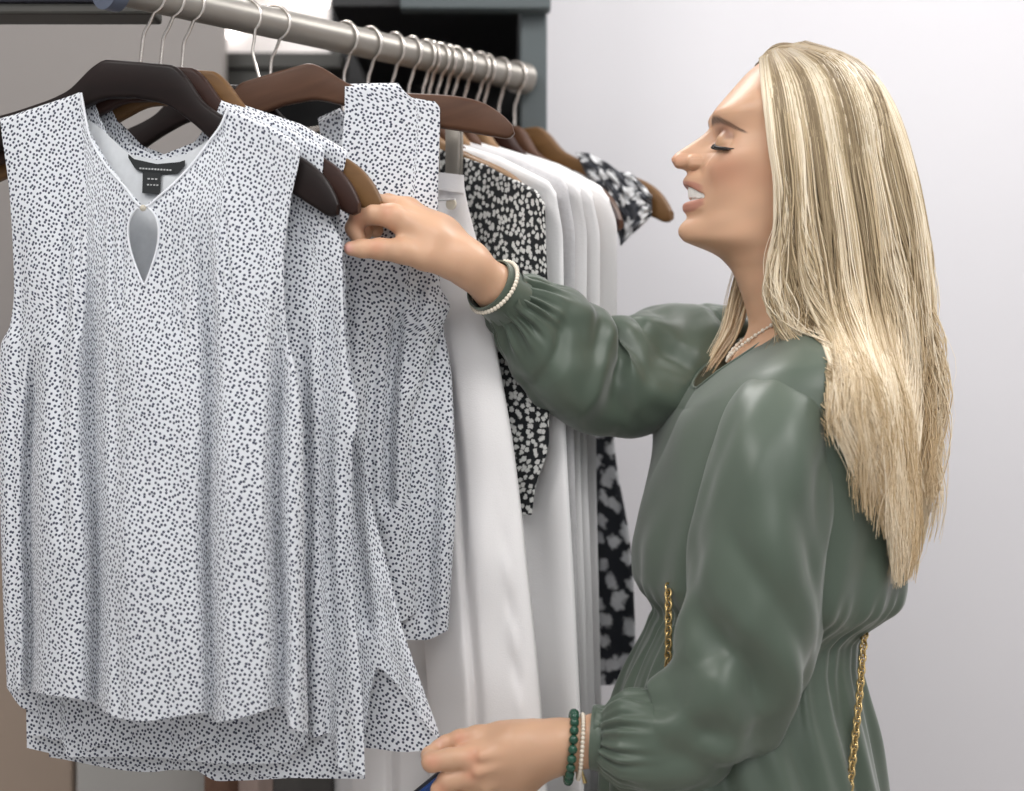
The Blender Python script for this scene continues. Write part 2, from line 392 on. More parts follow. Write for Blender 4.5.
def sheet(g, pl, L, R, top, hem, depth, nu=160, nv=200, us=None, hole=None, m=0, shift=None, uvoff=(0, 0)):
    """a hanging cloth panel in plane PL; L, R: (y, x) edges; top, hem: (u, y); depth(x, y, u, v) in metres towards the viewer"""
    u = np.linspace(0, 1, nu)
    if us is not None: u = np.unique(np.concatenate([u, us]))
    v = np.linspace(0, 1, nv)[:, None]
    yt = np.interp(u, *zip(*top)); yb = pchip(*zip(*hem), u)
    y = yt[None] + (yb - yt)[None] * v
    x = pchip(*zip(*L), y) * (1 - u)[None] + pchip(*zip(*R), y) * u[None]
    if shift is not None: x, y = shift(x, y, u[None] + 0 * x, v + 0 * x)
    b = depth(x, y, u[None] + 0 * x, v + 0 * x)
    p = pl.at(x, y, b)
    du = np.linalg.norm(np.diff(p, axis=1), axis=2); U = np.concatenate([np.zeros((len(p), 1)), np.cumsum(du, 1)], 1)
    mid = p.shape[1] // 2; U = U - U[:, mid:mid + 1]
    dv = np.linalg.norm(np.diff(p, axis=0), axis=2).mean(1); V = np.concatenate([[0], np.cumsum(dv)])[:, None] + 0 * U
    V = (p[..., 2])
    mask = None
    if hole is not None:
        xc = .25 * (x[:-1, :-1] + x[1:, 1:] + x[:-1, 1:] + x[1:, :-1]); yc = .25 * (y[:-1, :-1] + y[1:, 1:] + y[:-1, 1:] + y[1:, :-1])
        mask = ~hole(xc, yc)
    g.grid(p, uv=np.stack([U + uvoff[0], V + uvoff[1]], -1), mask=mask, m=m)
    return p, x, y

def valleys(vs):
    """folds: (x at top, y top, x at bottom, y bottom, depth, width, fade) -> function (x, y)"""
    def f(x, y):
        b = 0
        for x0, y0, x1, y1, dep, wd, fade in vs:
            t = (y - y0) / (y1 - y0); xc = x0 + (x1 - x0) * np.clip(t, 0, 1) + 2.2 * np.sin(y / 47. + x0)
            a = sstep(0, fade, t) * (1 - sstep(1 - fade * .5, 1.0, t) * (y1 < 680))
            b = b - dep * a * np.exp(-((x - xc) / wd) ** 2)
        return b
    return f
nz1 = SNoise(3, lo=.5, hi=1.6)

# --- foremost dotted blouse
pl1 = Plane(H1, d1)
B1 = empty('sleeveless_blouse', H1 - np.array([0, 0, .12]), 'foremost sleeveless dotted blouse with keyhole neckline and black neck label', 'blouse', 'dotted blouses on the rail')
OB = B1.location
L1 = [(60, -4), (118, 0), (200, 10), (290, 14), (325, 10), (345, 1), (400, -3), (500, 0), (600, 3), (690, 7), (800, 10)]
R1_ = [(60, 300), (150, 300), (200, 291), (270, 284), (330, 287), (385, 299), (430, 303), (600, 305), (735, 308), (800, 308)]
topF = [(0, 117), (.05, 113), (.27, 91), (.283, 112), (.30, 134), (.35, 164), (.41, 186), (.475, 207), (.54, 193), (.62, 170), (.69, 143), (.735, 124), (.755, 106), (.775, 109), (.88, 122), (.97, 138), (1, 148)]
hemF = [(0, 687), (.06, 690), (.12, 694), (.3, 704), (.33, 714), (.45, 721), (.66, 713), (.69, 722), (.8, 716), (.92, 706), (.94, 726), (1, 734)]
vf1 = valleys([(32, 330, 28, 690, .026, 7, .25), (20, 200, 12, 690, .006, 6, .2), (90, 215, 97, 705, .024, 9, .3), (66, 205, 60, 560, .006, 7, .2), (112, 260, 118, 705, .005, 7, .3), (207, 205, 210, 720, .016, 7, .2), (178, 230, 170, 720, .004, 12, .3), (277, 270, 279, 735, .022, 8, .3), (250, 230, 246, 735, .004, 10, .3), (150, 380, 150, 720, .003, 16, .3)]
             + [(x, 196, x + (x - 145) * .08, 300 + (x % 7) * 8, .0035, 2.6, .25) for x in list(range(66, 128, 8)) + list(range(172, 232, 9))])
def env(u): return np.sqrt(np.clip(np.sin(np.pi * np.clip(u, 0, 1)), 0, 1))
def arcs(x, y):
    b = 0
    for x0, x1, A_ in ((-6, 30, .010), (30, 95, .014), (95, 208, .020), (208, 278, .015), (278, 306, .010)):
        b = b + A_ * np.sqrt(np.clip(np.sin(np.pi * np.clip((x - x0) / (x1 - x0), 0, 1)), 0, 1))
    return b * sstep(230, 560, y)
def dep1(x, y, u, v):
    sh = 1 - sstep(.25, .30, u) * (1 - sstep(.72, .77, u))         # shoulder, not neck
    yt = np.interp(u, *zip(*topF))
    over = np.sqrt(np.clip((y - yt) / 4., 0, 1))
    b = .012 + .022 * env(u) * sstep(90, 320, y) + .014 * sstep(300, 700, y) * env(u)
    b = b + vf1(x, y) + arcs(x, y) + .0022 * nz1(x / 120., y / 260.) + .020 * np.exp(-((u - .5) / .16) ** 2) * np.exp(-((y - 200) / 60) ** 2) * .5
    b = b * (1 - sh) + b * over * sh
    return b
def keyhole(x, y):
    yy = (y - 206) / 80.; ww = 15.5 * np.sin(np.clip(yy, 0, 1) ** .62 * np.pi) ** .9
    return (yy > 0) & (yy < 1) & (np.abs(x - 143 - 1 * yy) < ww)
us = [.265, .2675, .27, .2725, .276, .28, .283, .287, .292, .745, .75, .755, .76, .765]
g = G(); pF, xF, yF = sheet(g, pl1, L1, R1_, topF, hemF, dep1, 230, 330, us, keyhole)
g.build('front_panel', M['dots'], B1, OB)
# back panel: hangs behind, longer hem
topB = [(0, 117), (.05, 113), (.27, 91), (.285, 108), (.32, 130), (.38, 148), (.48, 158), (.58, 157), (.66, 147), (.72, 130), (.755, 106), (.775, 109), (.88, 122), (.97, 138), (1, 148)]
hemB = [(0, 688), (.05, 708), (.10, 712), (.11, 733), (.16, 740), (.2, 737), (.25, 752), (.32, 744), (.40, 757), (.48, 748), (.58, 756), (.66, 744), (.75, 752), (.85, 745), (.93, 755), (1, 742)]
def depB(x, y, u, v):
    sh = 1 - sstep(.25, .30, u) * (1 - sstep(.72, .77, u))
    over = np.sqrt(np.clip((y - np.interp(u, *zip(*topB))) / 4., 0, 1))
    b = -.0098 * np.clip(env(u) * 2, 0, 1) + .004 * np.sin(x / 15. + 1) * sstep(400, 700, y) * env(u)
    return b * (1 - sh) + b * over * sh
g = G(); sheet(g, pl1, L1, R1_, topB, hemB, depB, 170, 200, us, uvoff=(.3, .1)); g.build('back_panel', M['dots'], B1, OB)
# pale lining inside the back neck
g = G(); sheet(g, pl1, [(60, 86), (260, 86), (300, 110)], [(60, 229), (260, 229), (300, 190)], [(0, 118), (.1, 128), (.3, 154), (.5, 160), (.7, 154), (.88, 138), (1, 118)], [(0, 230), (.5, 296), (1, 230)], lambda x, y, u, v: -.0025 - .002 * env(u) + .0006 * np.sin((x + .4 * y) / 3.1), 60, 40)
g.build('neck_lining', M['inner'], B1, OB)['label'] = 'pale inner neck lining'
# neck and keyhole bindings
nk = [(81, 93), (84.5, 112), (89, 134), (105, 164), (124, 186), (143, 207), (163, 193), (187, 170), (208, 143), (221.5, 124), (228, 108)]
nk = np.array(nk, float); t = np.linspace(0, 1, len(nk)); tt = np.linspace(0, 1, 70); nx, ny = pchip(t, nk[:, 0], tt), pchip(t, nk[:, 1], tt)
def on_front(x, y, off=.002):
    x = np.asarray(x, float); y = np.asarray(y, float)
    u = (x - pchip(*zip(*L1), y)) / (pchip(*zip(*R1_), y) - pchip(*zip(*L1), y))
    return pl1.at(x, y, dep1(x, y + 14 * (np.abs(u - .5) > .2), u, 0 * x) + off)
g = G(); g.tube(on_front(nx, ny, .001), .0013, 8); g.build('neck_binding', M['bind'], B1, OB)
kt = np.linspace(0.02, .999, 60); kw = 15.5 * np.sin(kt ** .62 * np.pi) ** .9
kx = np.concatenate([143 + kt - kw, (143 + kt + kw)[::-1]]); ky = np.concatenate([206 + 80 * kt, (206 + 80 * kt)[::-1]])
g = G(); g.tube(on_front(kx, ky, .0006), .0012, 8, closed=True); g.build('keyhole_binding', M['bind'], B1, OB)
g = G(); g.ball(on_front(np.array([143.]), np.array([208.]), .004)[0], .0032); g.build('button', M['button'], B1, OB)
g = G(); sheet(g, pl1, [(100, 127), (230, 130)], [(100, 186), (230, 184)], [(0, 154), (.1, 159), (.5, 164), (.9, 162), (1, 160)], [(0, 158), (.15, 170), (.5, 175), (.85, 174), (1, 166)], lambda x, y, u, v: -.0022 - .0012 * np.sin(np.pi * u) + 0 * x, 30, 8); lb = g.build('neck_label', M['black_label'], B1, OB); lb['label'] = 'black woven neck label'
g = G(); sheet(g, pl1, [(100, 145), (230, 141)], [(100, 162), (230, 160)], [(0, 172), (1, 173)], [(0, 193), (1, 195)], lambda x, y, u, v: -.0016 + .001 * v, 8, 8); lb2 = g.build('size_label', M['black_label'], B1, OB); lb2['label'] = 'small black size label'
def lettering(g, rows):
    for x0, x1, y0, hh, n, slope in rows:
        ws = (x1 - x0) / n
        for k in range(n):
            xa = x0 + ws * (k + .15); xb = x0 + ws * (k + .8); yy = y0 + slope * (xa - x0)
            sheet(g, pl1, [(100, xa), (230, xa)], [(100, xb), (230, xb)], [(0, yy), (1, yy)], [(0, yy + hh), (1, yy + hh)], lambda x, y, u, v: -.0002 + 0 * x, 2, 2)
g = G(); lettering(g, [(139, 172, 167.5, 1.6, 11, .06)]); g.build('lettering', M['label_ink'], lb, OB)
g = G(); lettering(g, [(147, 158, 178, 1.5, 3, .05), (146.5, 159, 184, 1.3, 4, .05)]); g.build('lettering', M['label_ink'], lb2, OB)

def blouse(pl, label, L, R, topf, hemf, topb, hemb, vs, seed, mats='dots', group='dotted blouses on the rail', name='sleeveless_blouse', amp=.004, waves=3.5, thick=.03, shift=None, nu=140, nv=200, yend=700, parent_parts=True, cat='blouse', sh_u=(.25, .75), wave_from=150):
    """a two-panel garment on its hanger: front_panel and back_panel"""
    c0 = pl.c - np.array([0, 0, .12])
    r = empty(name, c0, label, cat, group); nz = SNoise(seed, lo=.5, hi=1.8); vf = valleys(vs)
    ph = seed * 1.7
    ytop = min(t[1] for t in topf)
    def dep(sgn, topc):
        def f(x, y, u, v):
            sh = 1 - sstep(sh_u[0] - .02, sh_u[0] + .02, u) * (1 - sstep(sh_u[1] - .02, sh_u[1] + .02, u))
            over = np.sqrt(np.clip((y - np.interp(u, *zip(*topc))) / 4., 0, 1))
            e = env(u)
            b = .0096 + thick * e * sstep(ytop, ytop + 200, y)
            b = b + amp * np.sin(2 * np.pi * waves * u + ph + .6 * np.sin(y / 130. + ph)) * sstep(wave_from, wave_from + 300, y) * e + .6 * amp * nz(u * 2.2, y / 300.) * sstep(ytop + 20, ytop + 120, y)
            if sgn > 0: b = b + vf(x, y)
            b = b * (1 - sh) + b * over * sh
            return sgn * b
        return f
    g = G(); sheet(g, pl, L, R, topf, hemf, dep(1, topf), nu, nv, shift=shift, uvoff=(seed * .37, 0)); fp = g.build('front_panel', M[mats], r, c0)
    g = G(); sheet(g, pl, L, R, topb, hemb, dep(-1, topb), nu * 2 // 3, nv * 2 // 3, shift=shift, uvoff=(seed * .53, .2)); g.build('back_panel', M[mats], r, c0)
    return r

# --- second dotted blouse
pl2 = Plane(H2, d2)
L2 = [(60, 15), (122, 22), (300, 36), (345, 25), (400, 20), (700, 26), (800, 28)]
R2 = [(60, 322), (150, 324), (185, 322), (218, 330), (245, 342), (300, 343), (360, 347), (412, 358), (450, 352), (560, 352), (700, 362), (800, 366)]
tF2 = [(0, 118), (.24, 90), (.26, 118), (.33, 168), (.45, 200), (.57, 172), (.64, 118), (.66, 100), (.85, 120), (1, 146)]
tB2 = [(0, 118), (.24, 90), (.27, 118), (.33, 142), (.45, 156), (.57, 142), (.63, 118), (.66, 100), (.85, 120), (1, 146)]
blouse(pl2, 'second dotted blouse, its side showing past the edge of the foremost blouse', L2, R2, tF2, [(0, 735), (.1, 738), (.12, 757), (.35, 757), (.6, 764), (.78, 762), (.79, 730), (.84, 738), (.90, 733), (.92, 768), (1, 776)], tB2, [(0, 748), (.2, 762), (.5, 770), (.8, 778), (1, 779)],
       [(305, 300, 303, 740, .013, 7, .2), (327, 240, 330, 770, .013, 7, .2), (343, 420, 344, 760, .006, 6, .2)], 2, waves=4.5, sh_u=(.25, .65), thick=.0, amp=.003)
# --- third dotted blouse, its hem pulled out by her lower hand
pl3 = Plane(H3, d3)
L3 = [(60, 34), (126, 40), (300, 56), (345, 46), (400, 40), (700, 48), (800, 50)]
R3 = [(60, 345), (150, 347), (185, 341), (215, 340), (250, 345), (300, 346), (360, 351), (412, 360), (450, 362), (500, 371), (560, 386), (620, 400), (680, 420), (746, 443), (800, 455)]
tF3 = [(0, 128), (.22, 98), (.25, 118), (.33, 168), (.45, 196), (.56, 172), (.62, 118), (.64, 102), (.85, 124), (1, 150)]
tB3 = [(0, 128), (.22, 98), (.25, 118), (.33, 146), (.45, 160), (.56, 146), (.61, 118), (.64, 102), (.85, 124), (1, 150)]
r3 = blouse(pl3, 'third dotted blouse, its hem corner pinched and pulled by her lower hand', L3, R3, tF3, [(0, 757), (.25, 772), (.35, 768), (.42, 781), (.6, 778), (.74, 772), (.80, 740), (.86, 690), (.90, 668), (.93, 682), (.96, 712), (1, 746)], tB3, [(0, 750), (.3, 770), (.6, 772), (.8, 748), (.9, 752), (1, 748)],
       [(368, 470, 392, 640, .006, 9, .3), (352, 430, 366, 640, .014, 8, .2), (380, 560, 420, 700, -.006, 8, .3)], 3, waves=4.5, thick=.0, amp=.003, sh_u=(.23, .63))

# --- blouse over the tilted hanger, and the one behind it
pl4 = Plane(H4, d4, .0)
L4 = [(60, 318), (82, 345), (120, 344), (200, 330), (300, 300), (640, 290), (700, 285)]
R4 = [(60, 416), (82, 416), (110, 440), (210, 438), (285, 440), (306, 450), (318, 446), (380, 424), (430, 412), (560, 414), (640, 418), (700, 420)]
blouse(pl4, 'dotted blouse slung by one strap over the tilted brown hanger', L4, R4, [(0, 84), (.5, 83), (.75, 83), (.78, 95), (1, 99)], [(0, 620), (.6, 618), (.85, 622), (1, 612)], [(0, 84), (.5, 83), (.75, 83), (.78, 95), (1, 99)], [(0, 610), (1, 610)],
       [(398, 290, 386, 520, .020, 7, .2), (372, 280, 372, 600, .010, 8, .25), (425, 250, 405, 400, .008, 8, .3), (392, 110, 392, 260, .004, 9, .3)], 4, waves=2.5, thick=.022, sh_u=(.99, 1.))
pl5 = Plane(H5 + np.array([.04, .012, 0]), (.95, -.31))
L5 = [(60, 290), (110, 316), (150, 322), (300, 330), (640, 330), (700, 330)]
R5 = [(60, 430), (110, 436), (300, 440), (380, 452), (500, 456), (570, 452), (635, 448), (700, 446)]
blouse(pl5, 'greyish dotted blouse hanging half hidden behind the slung dotted blouse', L5, R5, [(0, 120), (.2, 108), (.25, 122), (.5, 150), (.75, 150), (1, 150)], [(0, 630), (.6, 640), (.8, 640), (.97, 632), (1, 630)], [(0, 118), (.2, 108), (.3, 118), (1, 140)], [(0, 630), (1, 628)],
       [(432, 420, 430, 640, .008, 9, .3), (446, 480, 440, 640, -.004, 8, .3)], 5, waves=3, thick=.02, sh_u=(.22, .99))

# --- clip hangers with white trousers
DC = (.85, -.53)
def clip_hanger(px, label, ws=.118):
    c = rail_at(px); d = np.array(DC) / np.linalg.norm(DF); yaw = math.atan2(d[1], d[0])
    r = empty('clip_hanger', c, label, 'hanger', 'clip hangers on the rail', (0, 0, yaw))
    k = pk.copy(); k.parent = r; COL.objects.link(k)
    g = G(); g.tube([(-.16, 0, -.104), (-.05, 0, -.098), (0, 0, -.096), (.05, 0, -.098), (.16, 0, -.104)], .0032, 10); g.tube([(0, 0, -.066), (0, 0, -.097)], .0028, 10); g.build('bar', M['hook'], r)
    for s in (-1, 1):
        cg = G(); z0 = -.106
        for side in (-1, 1):
            cg.add(*slab((s * ws - .009, side * .003 - .0022, z0 - .060), (s * ws + .009, side * .003 + .0022, z0 + .004)))
        cg.build('clip', M['clip'], r, bevel=.0015)
    return c, d
def slab(lo, hi):
    x0, y0, z0 = lo; x1, y1, z1 = hi
    return [(x0, y0, z0), (x1, y0, z0), (x1, y1, z0), (x0, y1, z0), (x0, y0, z1), (x1, y0, z1), (x1, y1, z1), (x0, y1, z1)], [(0, 3, 2, 1), (4, 5, 6, 7), (0, 1, 5, 4), (1, 2, 6, 5), (2, 3, 7, 6), (3, 0, 4, 7)]
C1, dc = clip_hanger(344, 'clip hanger with a grey clip beside the slung dotted blouse')
C2, _ = clip_hanger(368, 'clip hanger nearly hidden behind the other clip hanger')
def trousers(c, label, L, R, seed, y0, parts=True):
    pl = Plane(c, DC); c0 = c - np.array([0, 0, .15]); r = empty('white_trousers', c0, label, 'trousers', 'white trousers on clip hangers'); nz = SNoise(seed, lo=.5, hi=2.2)
    sl = (R[0][1] - L[0][1]) * .06
    def dep(sgn):
        def f(x, y, u, v):
            e = env(u); return sgn * (.004 + .020 * e * sstep(y0, y0 + 220, y) + .0035 * nz(u * 1.6, y / 240.) * e + .0025 * np.exp(-((u - .80) / .05) ** 2) * np.sin(y / 11.) * np.exp(-((y - 640) / 110) ** 2) - .010 * np.exp(-((u - .42) / .05) ** 2) * sstep(300, 420, y))
        return f
    g = G(); sheet(g, pl, L, R, [(0, y0 - sl), (1, y0 + sl)], [(0, 1010), (1, 1010)], dep(1), 110, 260); g.build('front_panel', M['denim'], r, c0)
    g = G(); sheet(g, pl, L, R, [(0, y0 - sl), (1, y0 + sl)], [(0, 1010), (1, 1010)], dep(-1), 70, 120); g.build('back_panel', M['denim'], r, c0)
    g = G(); wb = lambda x, y, u, v: .0065 + .004 * env(u)
    Lw = [(60, L[0][1] - 1), (y0 + 22, L[0][1] - 1)]; Rw = [(60, R[0][1] + .5), (y0 + 22, R[0][1] + 3.5)]
    sheet(g, pl, Lw, Rw, [(0, y0 - sl), (1, y0 + sl)], [(0, y0 + 17 - sl), (1, y0 + 18 + sl)], wb, 40, 8); g.build('waistband', M['denim'], r, c0, subsurf=0)
    g = G(); bx = pl.at(np.array([462.]), np.array([y0 + 34.]))[0] + pl.n * .019; g.tube([bx, bx + pl.n * .003], .006, 16); g.build('button', M['button'], r, c0)
    g = G(); s_ = np.linspace(0, 1, 30); g.tube(pl.at(446 + 24 * s_, y0 + 30 + 0 * s_) + pl.n * (.016 + .012 * s_)[:, None], .0009, 6); g.build('seam', M['white_cloth'], r, c0)
    return r
trousers(C1, 'white trousers clipped up behind the dotted blouses, widest of the white clothes', [(100, 410), (170, 408), (400, 412), (640, 424), (700, 428), (1010, 432)], [(100, 461), (172, 463), (260, 481), (350, 497), (450, 514), (560, 527), (700, 541), (1010, 560)], 21, 172)
trousers(C2, 'second white trousers, a leg showing below the slung dotted blouse', [(100, 340), (640, 350), (1010, 356)], [(100, 452), (300, 458), (640, 446), (1010, 452)], 22, 190)

# --- the rest of the rail
for px_, w_ in ((431, 'wood_tan'), (447, 'wood_brown'), (466, 'wood_brown'), (486, 'wood_tan')):
    hanger(px_, (.58, -.81), 6, w_, 'hanger squeezed among the far clothes, little but its hook showing', 'hangers squeezed among the far clothes')
def far_garment(px, label, xr, mats, seed, hemy, name, cat, group, sh0, wood_, hlabel, waves=3.5, amp=.008, sleeve=0, roll=3, lw=170, DF=DF):
    c, d = hanger(px, DF, roll, wood_, hlabel)
    pl = Plane(c, DF); tipx = xr[0][1]
    base = 512 + FPX * c[0] / c[1]
    L = [(60, base - lw * .55), (300, base - lw * .6), (1050, base - lw * .62)]
    w_ = tipx - (base - lw * .55)
    uc = (base - (base - lw * .55)) / w_                # u of the hook
    neck = .075 / .4
    u0, u1 = uc - .16, uc + .15
    yh = CY - FPX * (RZ - .075 - CAMZ) / c[1]
    top = [(0, yh + 62), (u0, yh + 12), (u0 + .02, yh + 30), (uc, yh + 60), (u1 - .02, yh + 34), (u1, sh0), (u1 + (1 - u1) * .5, sh0 + (xr[0][0] - sh0) * .38), (.97, xr[0][0] - 4), (1, xr[0][0] + 8)]
    topb = [(a_, b_ if not (u0 < a_ < u1) else b_ - 18) for a_, b_ in top]
    return blouse(pl, label, L, [(60, tipx)] + xr, top, [(0, hemy), (.5, hemy + 4), (1, hemy)], topb, [(0, hemy), (1, hemy)], [], seed, mats, group, name, amp * .7, waves, .015, nu=110, nv=170, cat=cat, sh_u=(u0, u1), wave_from=sh0)
far_garment(393, 'black top with small white blossoms hanging beside the white trousers', [(195, 545), (240, 546), (300, 548), (380, 549), (440, 549), (490, 535), (530, 531), (1050, 530)], 'floral', 31, 515, 'floral_blouse', 'top', None, 143, 'wood_tan', 'tan hanger holding the black blossom top', amp=.006)
GW = 'white garments beyond the blossom top'
far_garment(410, 'white long top directly behind the black blossom top', [(185, 556), (240, 563), (400, 565), (600, 575), (1050, 596)], 'white_cloth', 32, 1040, 'long_white_shirt', 'top', GW, 139, 'wood_brown', 'brown hanger of the first white top behind the blossom top')
far_garment(424, 'pale grey long top, second behind the black blossom top', [(180, 568), (240, 575), (400, 574), (600, 578), (1050, 592)], 'grey_cloth', 33, 1040, 'long_grey_shirt', 'top', GW, 139, 'wood_tan', 'tan hanger holding the pale grey long top')
far_garment(438, 'white long top between the pale grey top and the fluted white one', [(182, 580), (240, 587), (400, 584), (430, 580), (600, 585), (1050, 598)], 'white_cloth', 34, 1040, 'long_white_shirt', 'top', GW, 140, 'wood_brown', 'brown hanger holding the white top behind the pale grey one')
far_garment(454, 'white fluted top hanging second from the far white one', [(186, 592), (240, 600), (400, 598), (430, 587), (600, 592), (1050, 605)], 'white_cloth', 35, 1040, 'long_white_shirt', 'top', GW, 143, 'wood_tan', 'tan hanger holding the fluted white top', waves=6)
far_garment(478, 'outermost white top, its shoulder against the far blossom dress', [(190, 608), (230, 617), (400, 617), (430, 596), (600, 599), (1050, 612)], 'white_cloth', 36, 1040, 'long_white_shirt', 'top', GW, 148, 'wood_red', 'dark hanger holding the outermost white top', waves=5)
hanger(500, (.64, -.77), 3, 'wood_brown', 'brown hanger between the outermost white top and the far blossom dress')
far_garment(514, 'charcoal and white blossom dress at the far end of the rail', [(196, 618), (240, 616), (430, 614), (560, 632), (660, 636), (1050, 640)], 'floral2', 37, 684, 'blossom_dress', 'dress', None, 155, 'wood_gold', 'golden brown hanger at the rail end, tip bare past the blossom dress', amp=.010, DF=(.80, -.60), roll=-1)
cS = rail_at(514); plS = Plane(cS, (.81, -.585), .012); g = G(); nzS = SNoise(61)
for sg, off in ((1, .0), (-1, -.02)):
    sheet(g, plS, [(150, 575), (200, 596), (250, 612)], [(150, 640), (185, 652), (215, 652), (250, 624)], [(0, 152), (.2, 153), (.42, 163), (.55, 172), (.7, 172), (.85, 184), (1, 196)], [(0, 205), (.4, 238), (.6, 246), (.8, 232), (1, 214)], lambda x, y, u, v: sg * (.006 + .022 * env(u) * np.sqrt(np.clip(v * 1.05, 0, 1)) + .006 * np.sin(14 * u + 5 * v) * v + .004 * nzS(u * 4, v * 4)), 60, 50)
fl = [o for o in COL.objects if o.name.startswith('blossom_dress')][0]; g.build('sleeve', M['floral3'], fl, fl.location)['label'] = 'ruffled blossom sleeve'

# a low rail with a few clothes, glimpsed under the dotted hems
LR = empty('low_rail', P(270, 690, 1.93), 'low clothes rail behind the hems of the dotted blouses', 'clothes rail')
g = G(); g.tube([P(150, 690, 1.93), P(352, 690, 1.93)], .011, 16); g.build('rod', M['steel'], LR, P(270, 690, 1.93))
for x0, x1, m_, lb_, sd in ((206, 238, 'brown_cloth', 'narrow brown garment glimpsed under the dotted blouse hems', 1), (240, 272, 'blush_cloth', 'blush garment between the brown and charcoal ones under the hems', 2), (274, 332, 'char_cloth', 'charcoal garment glimpsed under the dotted blouse hems', 3)):
    pz = Plane(P(270, 690, 1.93), (1, 0)); o_ = P((x0 + x1) / 2, 760, 1.93); g = G()
    for sg in (1, -1):
        sheet(g, pz, [(600, x0), (1000, x0 - 4)], [(600, x1), (1000, x1 + 4)], [(0, 678), (1, 678)], [(0, 880), (1, 884)], lambda x, y, u, v: sg * (.004 + .012 * env(u) * np.sqrt(np.clip(v * 6, 0, 1)) + .003 * np.sin(11 * u + sd) * v), 40, 60)
    tag(g.build('hanging_garment', M[m_], None, o_), lb_, 'garment', 'clothes on the low rail')
# exec person part below
# ------------------------------------------------------------------ the shopper
HY = 1.68                                    # her mid plane
S = HY / FPX
PO = np.array([(790 - CX) * S, HY, 0.])
WOMAN = empty('person', PO, 'smiling woman with long blonde hair in a green satin dress holding hangers and a hem', 'person')
def H(px, py, lat):                          # body units: pixels at her mid plane, lat < 0 is her left side
    px, py, lat = np.broadcast_arrays(np.asarray(px, float), np.asarray(py, float), np.asarray(lat, float))
    return np.stack([(px - CX) * S, HY + lat * S, CAMZ + (CY - py) * S], -1)

# ---- head and neck as rings along the profile
fr = np.array([(800, 51), (786, 52.5), (773, 56), (761, 62.5), (749, 71.5), (741, 79.5), (734, 87.5), (727, 95.5), (720.5, 103), (715, 110), (711.5, 117), (710.6, 122.5)], float)
prof = np.array([(126, 710), (130, 708), (133, 705.3), (138, 699), (144, 690), (148, 684), (151, 679.2), (154, 675.2), (157, 672.4), (159, 671.4), (161, 671.6), (163, 673), (166, 677), (168, 680), (170, 684), (171.5, 686.3), (174, 687), (177, 685.2), (179.5, 683.6), (182, 683), (184.5, 683.8), (187, 687), (188.5, 694), (190.5, 703), (198.5, 703), (200, 698), (201.5, 690), (203, 685), (204.5, 683.2), (206.5, 682.5), (209, 682.6), (211.5, 683.6), (214, 685.6), (217, 686.5), (219, 686), (222, 683.2), (225, 680.6), (228, 678.9), (231, 678.2), (234, 678.6), (237, 680)], float)
basep = np.array([(51, 800), (122.5, 710.6), (126, 710.5), (132, 711.5), (140, 711.5), (150, 709.0), (160, 703.2), (168, 699.6), (174, 698), (180, 698), (186, 698.2), (204, 698), (212, 697), (220, 694), (228, 690.5), (237, 689)], float)
yr = np.concatenate([np.linspace(51, 122, 60) , np.linspace(122.6, 156, 46)[1:], np.linspace(156, 176, 44)[1:], np.linspace(176, 237, 96)[1:]])
yr[:60] = 51 + 71 * np.linspace(0.004, 1, 60) ** 1.7
frontx = np.where(yr < 122.5, pchip(fr[:, 1], fr[:, 0], np.clip(yr, 51, 122.5)), pchip(np.r_[122.5, prof[:, 0]], np.r_[710.6, prof[:, 1]], yr))
profB = lambda y: np.where(y < 122.5, pchip(fr[:, 1], fr[:, 0], np.clip(y, 51, 122.5)), pchip(basep[1:, 0], basep[1:, 1], np.clip(y, 122.5, 237)))
profF = lambda y: np.where(y < 122.5, pchip(fr[:, 1], fr[:, 0], np.clip(y, 51, 122.5)), pchip(np.r_[122.5, prof[:, 0]], np.r_[710.6, prof[:, 1]], np.clip(y, 122.5, 237)))
ky = [51, 52.5, 56, 62, 72, 86, 100, 120, 140, 160, 180, 200, 220, 240]; kx = [800, 814, 830, 845, 860, 872, 879, 884, 883, 879, 872, 860, 848, 841]
wy = [51, 52.5, 56, 62, 72, 86, 100, 120, 140, 160, 180, 200, 220, 237]; wx = [0, 16, 32, 44, 54, 62, 66.5, 69, 68.5, 66.5, 63, 59.5, 56, 53]
und = np.array([(691, 241, 841, 243, 52), (695, 244, 841, 247, 51), (702, 247.5, 841, 252, 50), (710.5, 251.5, 841, 257, 49), (719.5, 257, 841, 262, 48.5), (726, 263, 841, 267, 48), (731, 269, 842, 273, 47.5), (735.5, 278, 844, 282, 47), (739.5, 288, 847, 292, 47), (743.5, 300, 851, 303, 47.5), (747, 312, 857, 314, 50), (749, 324, 864, 326, 58), (745, 338, 871, 338, 78), (732, 360, 880, 352, 104), (714, 388, 886, 375, 132), (698, 415, 888, 405, 145), (684, 450, 888, 450, 146), (668, 500, 888, 500, 142), (664, 560, 880, 560, 134), (668, 620, 850, 620, 122), (652, 690, 842, 690, 134), (655, 760, 848, 760, 138), (662, 840, 845, 840, 140), (690, 880, 830, 880, 90)], float)
fx = np.r_[profB(yr), und[:, 0]]; fy = np.r_[yr, und[:, 1]]
bx = np.r_[pchip(ky, kx, yr), und[:, 2]]; by = np.r_[yr, und[:, 3]]; W = np.r_[pchip(wy, wx, yr), und[:, 4]]
